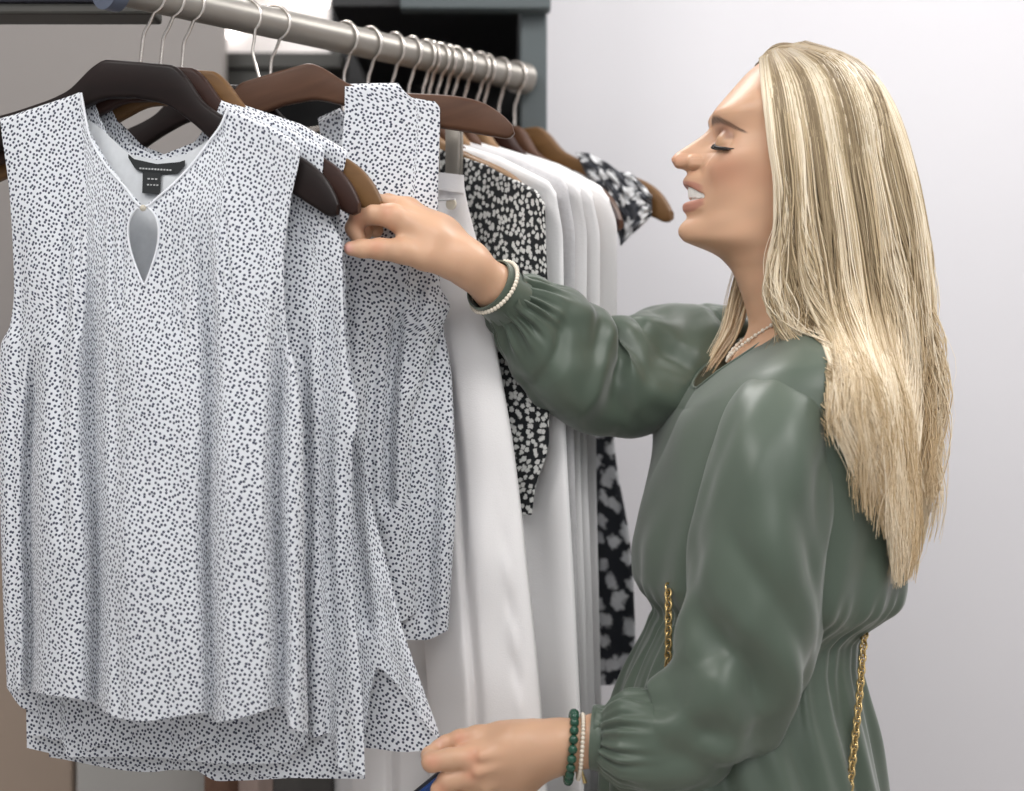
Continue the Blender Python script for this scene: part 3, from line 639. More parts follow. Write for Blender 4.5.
# smooth resampling of the rows below the chin
nfc = len(yr); k0 = np.arange(len(und) + 1, dtype=float); tt = np.linspace(0, len(und), 150)[1:]
cat1 = lambda a: np.r_[a[:nfc], pchip(k0, a[nfc - 1:], tt)]
fx, fy, bx, by, W = map(cat1, (fx, fy, bx, by, W))
NR = len(fx); NH = 170
tau = np.linspace(0, 1, NH); phi = np.pi * tau ** 1.35
nn = np.where(np.arange(NR) < nfc, np.interp(fy, [51, 90, 120, 150, 185, 215, 237], [2.0, 2.2, 2.55, 2.5, 2.2, 2.0, 1.95]), 2.0)[:, None]
cphi, sphi = np.cos(phi)[None], np.sin(phi)[None]
e = np.where(cphi > 0, nn, 2.1)
lat = W[:, None] * np.abs(sphi) ** (2 / e); al = np.sign(cphi) * np.abs(cphi) ** (2 / e); cc = (1 - al) / 2
X = fx[:, None] + (bx - fx)[:, None] * cc; Yp = fy[:, None] + (by - fy)[:, None] * cc
face = (np.arange(NR) < nfc)[:, None] & (cphi > 0)
# features: nose, lips, chin as profile offsets with their own widths
wdt = lambda y: np.interp(y, [118, 126, 132, 140, 150, 157, 163, 168, 171, 174, 178, 186, 214, 222, 231, 237], [9, 10, 12, 14, 16, 17.5, 18.5, 18, 16, 18, 25, 28, 28, 25, 24, 24])
pw = lambda y: np.interp(y, [126, 150, 170, 176, 186, 231], [1.7, 1.7, 1.6, 1.9, 2., 2.])
q = np.clip((lat / 26.) ** 2, 0, 1)
a0, a1, a2, a3, a4 = 160., 172. + 0 * q, 186.8 + 11.5 * q, 202.3 - .8 * q, 220.
yq = np.where(Yp < a0, Yp, np.where(Yp < a1, Yp, np.where(Yp < a2, 172 + (Yp - a1) / (a2 - a1) * (186.8 - 172), np.where(Yp < a3, 186.8 + (Yp - a2) / (a3 - a2) * (202.3 - 186.8), np.where(Yp < a4, 202.3 + (Yp - a3) / (a4 - a3) * (220 - 202.3), Yp)))))
yl = np.where(Yp > 172, yq, Yp)
muz = lambda y: pchip( [166, 172, 178, 186, 195, 203, 215, 222, 228, 232, 237], [0, 0, -8., -11., -11.5, -11.5, -9.5, -9., -9.3, -9.4, -9.], y)
mz = muz(yl)
Dd = profF(yl) - profB(yl) - mz
gg = np.clip(1 - (lat / wdt(yl)) ** pw(yl), 0, 1); gg = gg * gg * (3 - 2 * gg) * .35 + gg * .65
nfade = np.interp(Yp, [234, 237], [1, 1])
X = np.where(face, X + Dd * gg + mz * np.exp(-(lat / np.interp(yl, [172, 200, 228, 237], [26, 27, 20, 20])) ** 2), X)
chin_f = np.array([(237, 680.0)])
# blend the chin offset out below
below = (np.arange(NR) >= nfc)[:, None] & (cphi > 0)
dch = np.interp(fy, [237, 241, 244, 247.5, 251.5], [-9, -7.2, -4.2, -1.6, 0])[:, None]
X = np.where(below, X + dch * np.exp(-(lat / 20.) ** 2), X)
gau = lambda y0, l0, sy, sl: np.exp(-((Yp - y0) / sy) ** 2 - ((lat - l0) / sl) ** 2)
if True:
    X = X + np.where(face, 9.5 * gau(145, 30, 10, 13) - 3.2 * gau(170, 38, 15, 15) - 2.6 * gau(117, 26, 7, 18) + 2.6 * gau(157, 22, 9, 7) + 1.8 * gau(186, 31, 12, 5) + 2.2 * gau(160, 24, 7, 4) + 1.5 * gau(217, 18, 7, 12), 0)
    lat = lat * (1 + np.where(face, .035 * gau(166, 52, 16, 14) - .03 * gau(138, 60, 12, 12), 0))
    # alar wings and nostrils
    X = X + np.where(face, 2.8 * gau(171, 8.5, 2.2, 4), 0)
    for (ax_, ay_, al_, ar_) in [(680.8, 161.2, 3.5, 7.4),]:
        r2 = ar_ ** 2 - (lat - al_) ** 2 - (Yp - ay_) ** 2; xs = ax_ - np.sqrt(np.clip(r2, 0, None)); hb = np.clip(.5 + .5 * (X - xs) / 2.4, 0, 1)
        X = np.where(face & (r2 > 0), X * (1 - hb) + xs * hb - 2.4 * hb * (1 - hb), X)
# closed lids over the eyeballs
EX, EY, EL, ER = 726.0, 149.0, 31.5, 14.6
rr = ER ** 2 - (lat - EL) ** 2 - (Yp - EY) ** 2
xs = EX - np.sqrt(np.clip(rr, 0, None))
kk = 1.6; hblend = np.clip(.5 + .5 * (X - xs) / kk, 0, 1); xm = X * (1 - hblend) + xs * hblend - kk * hblend * (1 - hblend)
X = np.where(face & (rr > 0), xm, X)
# soften the cheeks and the jaw between the sections
def smooth_rows(A, wgt, it):
    for _ in range(it):
        B_ = A.copy(); B_[1:-1] = .5 * A[1:-1] + .25 * (A[:-2] + A[2:]); A = A + (B_ - A) * wgt
    return A
rowi = np.arange(NR)[:, None]
wcol = gau(157, 19, 11, 6) * face
for _ in range(160):
    B_ = X.copy(); B_[:, 1:-1] = .5 * X[:, 1:-1] + .25 * (X[:, :-2] + X[:, 2:]); X = X + (B_ - X) * wcol
wj = sstep(6, 20, lat) * np.exp(-((rowi - nfc) / 16.) ** 2)
we = 1 - np.exp(-(((Yp - EY) / 15) ** 2 + ((lat - EL) / 17) ** 2) ** 2) 
wc_ = sstep(21, 32, lat) * face * we * (Yp > 122)
lat0 = lat.copy()
X = smooth_rows(X, sstep(10, 15, lat) * face * (Yp > 124) * (Yp < 176) * .8, 10)
X = smooth_rows(X, np.clip(wj * .9 + wc_, 0, 1), 60); Yp = smooth_rows(Yp, wj, 40); lat = smooth_rows(lat, wj, 40)
for (ax_, ay_, al_, ar_) in [(692.5, 163.2, 10.2, 7.6)]:       # the wing of the nostril
    r2 = ar_ ** 2 - (lat - al_) ** 2 - (Yp - ay_) ** 2; xs = ax_ - np.sqrt(np.clip(r2, 0, None)); hb = np.clip(.5 + .5 * (X - xs) / 2.0, 0, 1)
    X = np.where(face & (r2 > 0), X * (1 - hb) + xs * hb - 2.0 * hb * (1 - hb), X)
X = X + np.where(face, 1.6 * gau(162, 18.5, 6, 2.2), 0)
# pigment, with brown shade painted in below the brows
def mixc(c, col, w_): return c * (1 - w_[..., None]) + np.array(col) * w_[..., None]
SKIN = np.array([.62, .375, .240])
c = np.broadcast_to(SKIN, X.shape + (3,)).copy()
nzs = SNoise(5, lo=.4, hi=1.5, dim=3)
c *= (1 + .05 * nzs(X / 30., Yp / 30., lat / 30.))[..., None]
c = mixc(c, (.60, .26, .17), .45 * gau(178, 46, 18, 16))
c = mixc(c, (.66, .30, .20), .4 * np.where(face, np.exp(-((Yp - 161) / 8) ** 2 - (lat / 14) ** 2), 0))
lipw = np.where(face, sstep(1.0, .92, lat / 27.) , 0)
up = sstep(180.2, 182.0, yl) * sstep(189.5, 188, yl) * sstep(1.0, .80, lat / (27.) + np.clip((182 - yl) / 10, 0, 1))
lo = sstep(200.5, 201.8, yl) * sstep(214, 212, yl) * sstep(1.02, .85, lat / 27. + np.clip((yl - 208) / 14, 0, 1))
c = mixc(c, (.43, .17, .135), .7 * np.clip(up + lo, 0, 1) * lipw)
gap = sstep(188.2, 189.5, yl) * sstep(200.8, 199.6, yl) * lipw * (lat < 26)
c = mixc(c, (.10, .02, .018), gap)
browy = np.interp(lat, [6, 11, 20, 32, 44, 56], [124.5, 124.5, 123.5, 125.5, 132, 142]); bh = np.interp(lat, [6, 10, 20, 34, 46, 56], [1.2, 3.6, 4.8, 4.2, 2.8, 1.0])
bw = np.where(face, sstep(1.4, .3, np.abs(Yp - browy) / bh) * sstep(8, 13, lat) * sstep(57, 53, lat), 0)
bnz = SNoise(9, lo=.8, hi=2.5); c = mixc(c, (.055, .030, .019), np.clip(bw * (.82 + .2 * bnz(lat / 3., (Yp + .6 * lat) / 2.)), 0, 1))
eyeR = np.sqrt((lat - EL) ** 2 + (Yp - EY) ** 2) / ER
lid = np.where(face, sstep(1.05, .8, eyeR) * sstep(EY + 4, EY + 2, Yp), 0)
c = mixc(c, (.50, .30, .165), .6 * lid)
crease = np.where(face, np.exp(-((np.sqrt((lat - EL) ** 2 + (Yp - EY) ** 2) - ER * .97) / 2.6) ** 2) * sstep(EY - 1, EY - 5, Yp), 0)
c = mixc(c, (.22, .10, .065), .75 * crease)
c = mixc(c, (.26, .12, .075), .7 * np.where(face, np.exp(-((Yp - EY + 14) / 6) ** 2 - ((lat - EL) / 17) ** 2), 0))  # brown shade between brow and lid, painted into the skin colour
skull = np.where(np.arange(NR)[:, None] < nfc, sstep(.0, 14., X - np.interp(Yp, [51, 60, 90, 130, 175, 200, 240], [764, 760, 766, 771, 780, 790, 800])), 0)
c = mixc(c, (.30, .22, .13), .9 * skull)
Lh = np.concatenate([-lat[:, ::-1], lat[:, 1:-1]], 1); mir = lambda a: np.concatenate([a[:, ::-1], a[:, 1:-1]], 1)
bodyG = G()
head_pts = H(mir(X), mir(Yp), Lh)
bodyG.grid(head_pts, wrap=True, c=mir(c).reshape(-1, 3), flip=True)
bodyG.cap(head_pts[0], c=(.3, .22, .13)); bodyG.cap(head_pts[-1], c=SKIN, flip=True)
# ears (under the hair)
for s in (-1, 1):
    th = np.linspace(0, 2 * np.pi, 26, endpoint=False)
    rings = []
    for k_, (rr_, off) in enumerate([(1.0, 0), (1.06, 3), (1.0, 6.5), (.82, 7), (.66, 4.5), (.3, 3.0)]):
        ex = 797 + 3 + rr_ * (9.5 * np.cos(th) * (1 - .18 * np.sin(th))) + 2.5 * np.sin(-th); ey = 158 + rr_ * 17 * np.sin(th)
        rings.append(H(ex, ey, s * (63 + off + (ex - 797) * .25)))
    bodyG.grid(np.array(rings), wrap=True, c=SKIN * .95, flip=(s < 0)); bodyG.cap(np.array(rings)[-1], c=SKIN * .9)

# ---- arms, hands and legs grown as one skin from a distance field
def surfnets(f, lo, hi, h):
    lo = np.asarray(lo, float); n = np.ceil((np.asarray(hi) - lo) / h).astype(int) + 1
    ax = [lo[i] + h * np.arange(n[i]) for i in range(3)]
    F = np.empty(n, np.float32)
    for i in range(0, n[0], 24):
        g_ = np.stack(np.meshgrid(ax[0][i:i + 24], ax[1], ax[2], indexing='ij'), -1)
        F[i:i + 24] = f(g_)
    s = F < 0
    cs = [(i, j, k) for i in (0, 1) for j in (0, 1) for k in (0, 1)]
    sub = lambda a, c_: a[c_[0]:n[0] - 1 + c_[0], c_[1]:n[1] - 1 + c_[1], c_[2]:n[2] - 1 + c_[2]]
    cnt = sum(sub(s, c_).astype(np.int8) for c_ in cs)
    act = np.argwhere((cnt > 0) & (cnt < 8))
    idg = np.full(np.array(n) - 1, -1); idg[tuple(act.T)] = np.arange(len(act))
    vals = np.stack([F[tuple((act + np.array(c_)).T)] for c_ in cs], 1)
    acc = np.zeros((len(act), 3)); num = np.zeros(len(act))
    for a in range(8):
        for b in range(a + 1, 8):
            if sum(abs(cs[a][k] - cs[b][k]) for k in range(3)) != 1: continue
            va, vb = vals[:, a], vals[:, b]; x_ = (va < 0) != (vb < 0)
            t = np.where(x_, va / np.where(x_, va - vb, 1), 0)[:, None]
            acc += np.where(x_[:, None], np.array(cs[a]) + t * (np.array(cs[b]) - np.array(cs[a])), 0); num += x_
    v = lo + h * (act + acc / num[:, None])
    quads = []
    for d in range(3):
        e1, e2 = [(1, 2), (2, 0), (0, 1)][d]
        sl0 = [slice(None)] * 3; sl1 = [slice(None)] * 3; sl0[d] = slice(0, -1); sl1[d] = slice(1, None)
        A, B = s[tuple(sl0)], s[tuple(sl1)]
        ed = np.argwhere(A != B); ed = ed[(ed[:, e1] > 0) & (ed[:, e2] > 0) & (ed[:, e1] < n[e1] - 1) & (ed[:, e2] < n[e2] - 1)]
        inside = A[tuple(ed.T)]
        def cell(o1, o2):
            c_ = ed.copy(); c_[:, e1] += o1; c_[:, e2] += o2; return idg[tuple(c_.T)]
        qd = np.stack([cell(-1, -1), cell(0, -1), cell(0, 0), cell(-1, 0)], 1)
        qd = np.where(inside[:, None], qd, qd[:, ::-1]); quads.append(qd)
    return v, np.concatenate(quads)
def cone(p, a, b, ra, rb):
    ba = b - a; t = np.clip(((p - a) @ ba) / ba.dot(ba), 0, 1)
    return np.linalg.norm(p - a - t[..., None] * ba, axis=-1) - (ra + (rb - ra) * t)
def smin(a, b, k):
    h_ = np.clip(.5 + .5 * (b - a) / k, 0, 1); return b + (a - b) * h_ - k * h_ * (1 - h_)
def chain(p, pts, k=.004):
    """pts: (px, py, Y, radius px)"""
    pts = np.asarray(pts, float); w3 = PA(pts[:, :3]); r = pts[:, 3] * pts[:, 2] / FPX
    d = None
    for i in range(len(w3) - 1):
        c_ = cone(p, w3[i], w3[i + 1], r[i], r[i + 1]); d = c_ if d is None else smin(d, c_, k)
    return d
# her left hand (lower), pinching the hem
LW = 1.545
left_arm = [(792, 395, 1.595, 44), (768, 540, 1.555, 42), (738, 672, 1.54, 36), (670, 726, 1.54, 34), (600, 740, 1.545, 26), (566, 746, 1.545, 25), (545, 747, 1.545, 25)]
left_palm = [[(556, 742, 1.535, 21), (515, 746, 1.535, 22), (474, 757, 1.532, 13.5)], [(552, 748, 1.545, 22), (512, 760, 1.54, 22), (472, 774, 1.535, 13.5)], [(552, 752, 1.555, 21), (515, 770, 1.55, 20), (478, 789, 1.545, 12.5)], [(552, 754, 1.562, 18), (520, 778, 1.562, 17), (488, 802, 1.558, 11)]]
left_fingers = [[(474, 757, 1.532, 13), (450, 759, 1.524, 11), (432, 762, 1.522, 10.2), (430, 755, 1.536, 8.6), (436, 749, 1.545, 7.2)],            # index
                [(472, 774, 1.535, 13), (448, 781, 1.526, 10.8), (441, 790, 1.528, 10), (449, 797, 1.545, 9), (459, 794, 1.555, 8)],
                [(478, 789, 1.545, 12), (456, 800, 1.536, 10.2), (452, 810, 1.54, 9.6), (461, 815, 1.556, 8.6), (470, 810, 1.565, 7.6)],
                [(488, 802, 1.558, 10.5), (470, 814, 1.552, 9), (467, 822, 1.556, 8.4), (475, 825, 1.568, 7.6), (482, 820, 1.574, 7)]]
left_thumb = [(530, 736, 1.545, 15), (500, 736, 1.545, 14), (478, 737, 1.545, 11.5), (460, 740, 1.546, 10.2), (446, 744, 1.548, 8.6), (440, 746, 1.549, 7)]
def f_left(p):
    d = chain(p, left_arm, .006)
    for m_ in left_palm: d = smin(d, chain(p, m_, .012), .012)
    d = smin(d, chain(p, left_thumb), .008)
    fg = None
    for m_ in left_fingers:
        c_ = chain(p, m_, .003); fg = c_ if fg is None else smin(fg, c_, .0018)
    d = smin(d, fg, .005)
    for (x0, y0, Y0, x1, y1, Y1) in [(535, 752, 1.522, 478, 772, 1.520), (540, 745, 1.522, 482, 756, 1.518), (535, 758, 1.53, 486, 788, 1.53)]:   # tendons on the back of the hand
        d = smin(d, chain(p, [(x0, y0, Y0, 2.5), (x1, y1, Y1, 4)]), .007)
    return d
v, qd = surfnets(lambda p: chain(p, left_arm[:5], .006), (.06, 1.46, .86), (.36, 1.68, 1.38), .007)
bodyG.add(v, qd, c=SKIN)
v, qd = surfnets(f_left, (-.12, 1.46, .85), (.115, 1.64, 1.02), .0017)
def hand_color(v, spots_):
    c_ = np.broadcast_to(SKIN * 1.02, v.shape).copy()
    c_ *= (1 + .05 * nzs(v[:, 0] * 25, v[:, 1] * 25, v[:, 2] * 25))[:, None]
    for (pt, r, col, a_) in spots_:
        w_ = a_ * np.exp(-(np.linalg.norm(v - PA(np.array(pt, float)), axis=1) / r) ** 2)
        c_ = mixc(c_, col, w_)
    return c_
knk = lambda P_, r=.008: (P_, r, (.60, .24, .15), .55)
c_ = hand_color(v, [knk((474, 757, 1.52)), knk((472, 774, 1.522)), knk((432, 762, 1.512)), knk((441, 790, 1.518)), knk((460, 738, 1.535)), ((441, 744, 1.545), .006, (.72, .40, .33), .8), knk((455, 800, 1.53))])
bodyG.add(v, qd, c=c_)
# her right hand (upper), closed on the hanger tips
right_arm = [(735, 350, 1.8, 40), (660, 392, 1.7618, 40), (590, 380, 1.7236, 36), (540, 330, 1.6819, 30), (497, 289, 1.63, 23), (474, 270, 1.61, 20.5), (458, 260, 1.603, 20.5)]
right_palm = [[(466, 262, 1.6, 19), (430, 240, 1.59, 18), (392, 216, 1.577, 12)], [(466, 260, 1.61, 18), (434, 234, 1.605, 18), (400, 209, 1.6, 12)], [(468, 260, 1.62, 17), (440, 234, 1.622, 17), (408, 209, 1.622, 11.5)], [(470, 262, 1.627, 15), (446, 238, 1.635, 14), (418, 215, 1.643, 10.5)]]
right_fingers = [[(392, 216, 1.577, 12), (374, 214, 1.583, 10.6), (360, 217, 1.59, 10), (354, 228, 1.593, 8.8), (359, 239, 1.591, 7.6)],
                 [(400, 209, 1.6, 12), (378, 205, 1.607, 10.8), (364, 208, 1.613, 10), (358, 221, 1.617, 9), (365, 232, 1.617, 8)],
                 [(408, 209, 1.622, 11.5), (388, 204, 1.63, 10.2), (374, 208, 1.635, 9.6), (369, 220, 1.638, 8.6), (376, 230, 1.637, 7.6)],
                 [(418, 215, 1.643, 10), (401, 211, 1.652, 9), (390, 216, 1.655, 8.4), (387, 226, 1.657, 7.6), (394, 233, 1.655, 7)]]
right_thumb = [(448, 262, 1.59, 15), (425, 256, 1.58, 14.5), (402, 251, 1.573, 12.5), (380, 249, 1.57, 10.6), (362, 248.5, 1.569, 9), (351, 248.5, 1.569, 7.4)]
def f_right(p):
    d = chain(p, right_arm, .006)
    for m_ in right_palm: d = smin(d, chain(p, m_, .012), .012)
    d = smin(d, chain(p, right_thumb), .010)
    fg = None
    for m_ in right_fingers:
        c_ = chain(p, m_, .003); fg = c_ if fg is None else smin(fg, c_, .0018)
    return smin(d, fg, .005)
v, qd = surfnets(lambda p: chain(p, right_arm[:5], .006), (-.06, 1.55, 1.20), (.34, 1.92, 1.48), .007)
bodyG.add(v, qd, c=SKIN)
v, qd = surfnets(f_right, (-.20, 1.52, 1.36), (.012, 1.72, 1.52), .0018)
c_ = hand_color(v, [knk((388, 213, 1.57)), knk((358, 217, 1.581)), ((347, 248, 1.562), .006, (.74, .38, .33), .9), knk((377, 247, 1.563)), ((364, 235, 1.60), .012, (.45, .15, .09), .6)])  # last spot paints the shadowed gap between thumb and index finger
bodyG.add(v, qd, c=c_)
# legs and feet down to the floor
def f_legs(p):
    d = None
    for s in (-1, 1):
        w3 = [H(745, 820, s * 62), H(765, 1080, s * 62), H(775, 1130, s * 60), H(778, 1240, s * 58), H(785, 1490, s * 56), H(790, 1572, s * 56)]
        r = [.070, .058, .056, .054, .036, .034]
        for i in range(5):
            c_ = cone(p, w3[i], w3[i + 1], r[i], r[i + 1]); d = c_ if d is None else smin(d, c_, .02)
        w3 = [H(795, 1594, s * 56), H(740, 1600, s * 60), H(650, 1616, s * 64)]; r = [.030, .030, .016]
        for i in range(2): d = smin(d, cone(p, w3[i], w3[i + 1], r[i], r[i + 1]), .015)
    return d
v, qd = surfnets(f_legs, (.05, 1.48, .0), (.45, 1.88, 1.0), .008)
bodyG.add(v, qd, c=SKIN)
BODY = bodyG.build('body', M['skin'], WOMAN, PO)
for s in (-1, 1):
    g = G(); rings = []
    for px_, hw_, hh_ in [(640, 6, 8), (650, 22, 20), (690, 33, 30), (740, 34, 40), (790, 27, 52), (818, 22, 50), (824, 6, 40)]:
        th = np.linspace(0, 2 * np.pi, 24, endpoint=False)
        z = 1632.6 - hh_ * .5 + hh_ * .5 * np.sin(-th); rings.append(H(px_ + 0 * th, z, s * 60 + hw_ * np.cos(th)))
    rings = np.array(rings); rings[:, :, 2] = np.maximum(rings[:, :, 2], .001)
    g.grid(rings, wrap=True); g.cap(rings[0], flip=True); g.cap(rings[-1]); g.build('shoe', M['shoe'], WOMAN, PO, subsurf=1)

# ---- teeth, lashes
g = G()
for row, (y0, y1, dx) in enumerate([(185.5, 198.2, 0.), (199.0, 203.5, 3.0)]):
    nt_ = 120; l = np.linspace(-24, 24, nt_); tooth = np.abs(np.sin(np.pi * (l / 6.6 if row == 0 else l / 5.2))) ** .35
    yy = np.linspace(0, 1, 12)[:, None]
    arch = 688.0 + dx + 14.5 * (np.abs(l) / 24.) ** 2.1
    ylow = y1 - 1.6 * (1 - tooth) + (1.0 if row == 0 else .0) * (np.abs(l) / 24) ** 2
    xx = arch[None] + 1.3 * (1 - tooth[None]) + 1.8 * (yy - .35) ** 2; yv = y0 + (ylow[None] - y0) * yy + (3.0 * (l / 24) ** 2)[None] * (1 if row == 0 else .2)
    f_ = H(xx, yv, l[None] + 0 * xx); b_ = H(xx + 4, yv, l[None] * .92 + 0 * xx)
    g.grid(f_, flip=True); g.grid(np.stack([f_[-1], b_[-1]]), flip=True); g.grid(np.stack([f_[0], b_[0]]))
g.build('teeth', M['teeth'], BODY, PO)
for s in (-1, 1):
    g = G(); r_ = np.random.default_rng(4)
    lt = np.linspace(20.5, 52., 50)
    ly = 144.0 + .36 * (lt - 17) + 2.2 * np.sin(np.pi * (lt - 17) / 35)
    def surf(l_, y_):
        k = int(np.argmin(np.abs(yr - y_))); h = NH // 2; return np.interp(l_, lat[k, :h], X[k, :h])
    lx = np.array([surf(a_, b_) for a_, b_ in zip(lt, ly)]) - .5
    g.tube(H(lx, ly, s * lt), S * np.interp(lt, [20, 25, 34, 44, 52], [.5, 1.2, 1.8, 1.6, .3]), 8)
    for i in range(110):
        t = r_.uniform(21.5, 50); x0, y0 = np.interp(t, lt, lx), np.interp(t, lt, ly)
        L_ = r_.uniform(6, 10) * np.interp(t, [19, 28, 40, 44], [.5, .7, 1.0, 1.1])
        u = np.linspace(0, 1, 6); side = (t - 29) * .032
        g.tube(H(x0 - L_ * (.62 * u), y0 + L_ * (.62 * u - .45 * u ** 2), s * (t + L_ * side * u)), S * .5 * (1 - .8 * u) + 1e-5, 4)
    g.build('eyelashes', M['lash'], BODY, PO)

# ---- dress
tor = np.array([  # y, front, back, half width
    (322, 752, 862, 62), (330, 748, 866, 78), (342, 738, 872, 104), (356, 724, 878, 130), (372, 708, 884, 148), (392, 694, 889, 158), (420, 677, 893, 162), (455, 662, 895, 160), (490, 649, 896, 157), (520, 640, 897, 154), (548, 635, 897, 152), (575, 636, 897, 151), (592, 643, 894, 148), (603, 652, 887, 143), (612, 654, 876, 137), (622, 650, 862, 132), (634, 645, 853, 131), (650, 637, 853, 135), (680, 624, 858, 146), (720, 613, 866, 160), (760, 607, 872, 170), (800, 603, 878, 178), (900, 590, 892, 190), (1100, 575, 905, 205), (1300, 565, 915, 215), (1420, 562, 918, 218)], float)
def tor_at(y): return [np.interp(y, tor[:, 0], tor[:, k]) for k in (1, 2, 3)]
ty = np.concatenate([np.linspace(322, 400, 44), np.linspace(402, 590, 90), np.linspace(591, 640, 50), np.linspace(642, 800, 70), np.linspace(806, 1420, 40)])
tf, tb_, tw = [pchip(tor[:, 0], tor[:, k], ty) for k in (1, 2, 3)]
NT = 420; a = np.linspace(0, 2 * np.pi, NT, endpoint=False)[None]      # a = 0 front, pi/2 her right, pi back, 3pi/2 her left (camera side)
ex_ = 2.25; ca, sa = np.cos(a), np.sin(a)
alo = np.sign(ca) * np.abs(ca) ** (2 / ex_); tlat = np.sign(sa) * np.abs(sa) ** (2 / ex_) * tw[:, None]
TY = ty[:, None] + 0 * a
fw = np.clip(alo, 0, 1)
low = sstep(430, 322, ty)[:, None]
TY = TY + low * (66 * fw ** 3.6)
fT, bT = pchip(tor[:, 0], tor[:, 1], TY), pchip(tor[:, 0], tor[:, 2], TY)
TX = (fT + bT) / 2 - (bT - fT) / 2 * alo                      # the neckline falls to the front
far = np.clip(tlat / 150., 0, 1.2)
TX = TX - far * 66 * sstep(520, 380, TY) * sstep(318, 350, TY)     # her right shoulder reaches forward
# cloth folds
nA, nB, nC = SNoise(41, lo=.4, hi=1.4, n=10, dim=3), SNoise(42, lo=.4, hi=1.3, n=10, dim=3), SNoise(43, lo=.4, hi=1.2, n=10)
sk = sstep(612, 660, ty)[:, None]; bo = sstep(470, 590, ty)[:, None] * (1 - sstep(600, 612, ty)[:, None])
ang = a + .12 * np.sin(ty[:, None] / 60.)
gath = np.sin(34 * ang + 1.5 * np.sin(3 * ang)) + .6 * np.sin(57 * ang + 1)
gsk = sk * sstep(760, 640, ty)[:, None]
fold = 1.5 * gath * np.exp(-((ty[:, None] - 618) / 16) ** 2) + sk * (4.5 * np.sin(15 * ang + 1.2 * np.sin(2 * ang) + .5) + 2.8 * np.sin(26 * ang + 2)) * sstep(618, 740, ty)[:, None] + 1.2 * gath * gsk
fold = fold + bo * (3.2 * np.sin(13 * ang + .8 * np.sin(3 * ang)) + 1.2 * gath * sstep(570, 600, ty)[:, None])
fold = fold + 3.0 * nA(ca * 1.1, sa * 1.1, ty[:, None] / 260.) * sstep(330, 420, ty)[:, None] * sstep(1500, 600, ty)[:, None]
diag = np.sin((ty[:, None] - 330) / 17. + 9 * (a - 5.1)) * sstep(360, 430, ty)[:, None] * sstep(600, 470, ty)[:, None]
fold = fold + 1.5 * diag * np.clip(np.cos(a - .25), 0, 1)
cxm = (tf + tb_)[:, None] / 2; vx, vl = TX - cxm, tlat
nl = np.sqrt(vx ** 2 + vl ** 2) + 1e-6
TX = TX + vx / nl * fold; TL = tlat + vl / nl * fold
dressp = H(TX, TY, TL)
g = G(); g.grid(dressp, wrap=True, flip=True)
DRESS = g.build('dress', M['satin'], WOMAN, PO); DRESS['label'] = 'olive green satin dress'
g = G(); g.tube(dressp[0], .0016, 8, closed=True); g.build('neckline_edge', M['satin'], DRESS, PO)
g = G(); g.grid(np.stack([dressp[160] + 0, dressp[160] * 1.0]), wrap=True)

def loft_tube(path, N=200, Mr=220, foldf=None, ref=(0, -1, 0), flat=None):
    """sleeve: path rows (px, py, Y, r px); returns rings; theta = 0 faces REF"""
    path = np.asarray(path, float); w3 = PA(path[:, :3]); r = path[:, 3] * path[:, 2] / FPX
    L_ = np.r_[0, np.cumsum(np.linalg.norm(np.diff(w3, axis=0), axis=1))]; s = np.linspace(0, L_[-1], Mr)
    ctr = np.stack([pchip(L_, w3[:, k], s) for k in range(3)], 1); rad = pchip(L_, r, s)
    for _ in range(6): ctr[1:-1] = .5 * ctr[1:-1] + .25 * (ctr[:-2] + ctr[2:])
    T = np.gradient(ctr, axis=0); T /= np.linalg.norm(T, axis=1)[:, None]
    k = np.array(ref, float); k -= T[0] * k.dot(T[0]); k /= np.linalg.norm(k); Nn = np.zeros_like(ctr)
    for i in range(Mr):
        k = k - T[i] * k.dot(T[i]); k /= np.linalg.norm(k); Nn[i] = k
    B = np.cross(T, Nn); th = np.linspace(0, 2 * np.pi, N, endpoint=False)[None]
    sn = (s / L_[-1])[:, None]
    rr_ = rad[:, None] + (foldf(sn, th) if foldf else 0)
    return ctr[:, None] + rr_[..., None] * (np.cos(th)[..., None] * Nn[:, None] + np.sin(th)[..., None] * B[:, None]), ctr, rad, Nn, B
near_path = [(802, 416, 1.612, 26), (796, 408, 1.60, 36), (789, 409, 1.58, 44), (782, 424, 1.556, 54), (776, 450, 1.542, 61), (768, 500, 1.53, 66.5), (761, 566, 1.525, 69), (753, 626, 1.522, 70), (737, 680, 1.52, 67), (700, 722, 1.525, 57), (658, 742, 1.532, 51), (629, 740, 1.538, 50), (611, 739, 1.542, 39), (602, 738, 1.544, 31.5), (594, 737, 1.545, 31)]
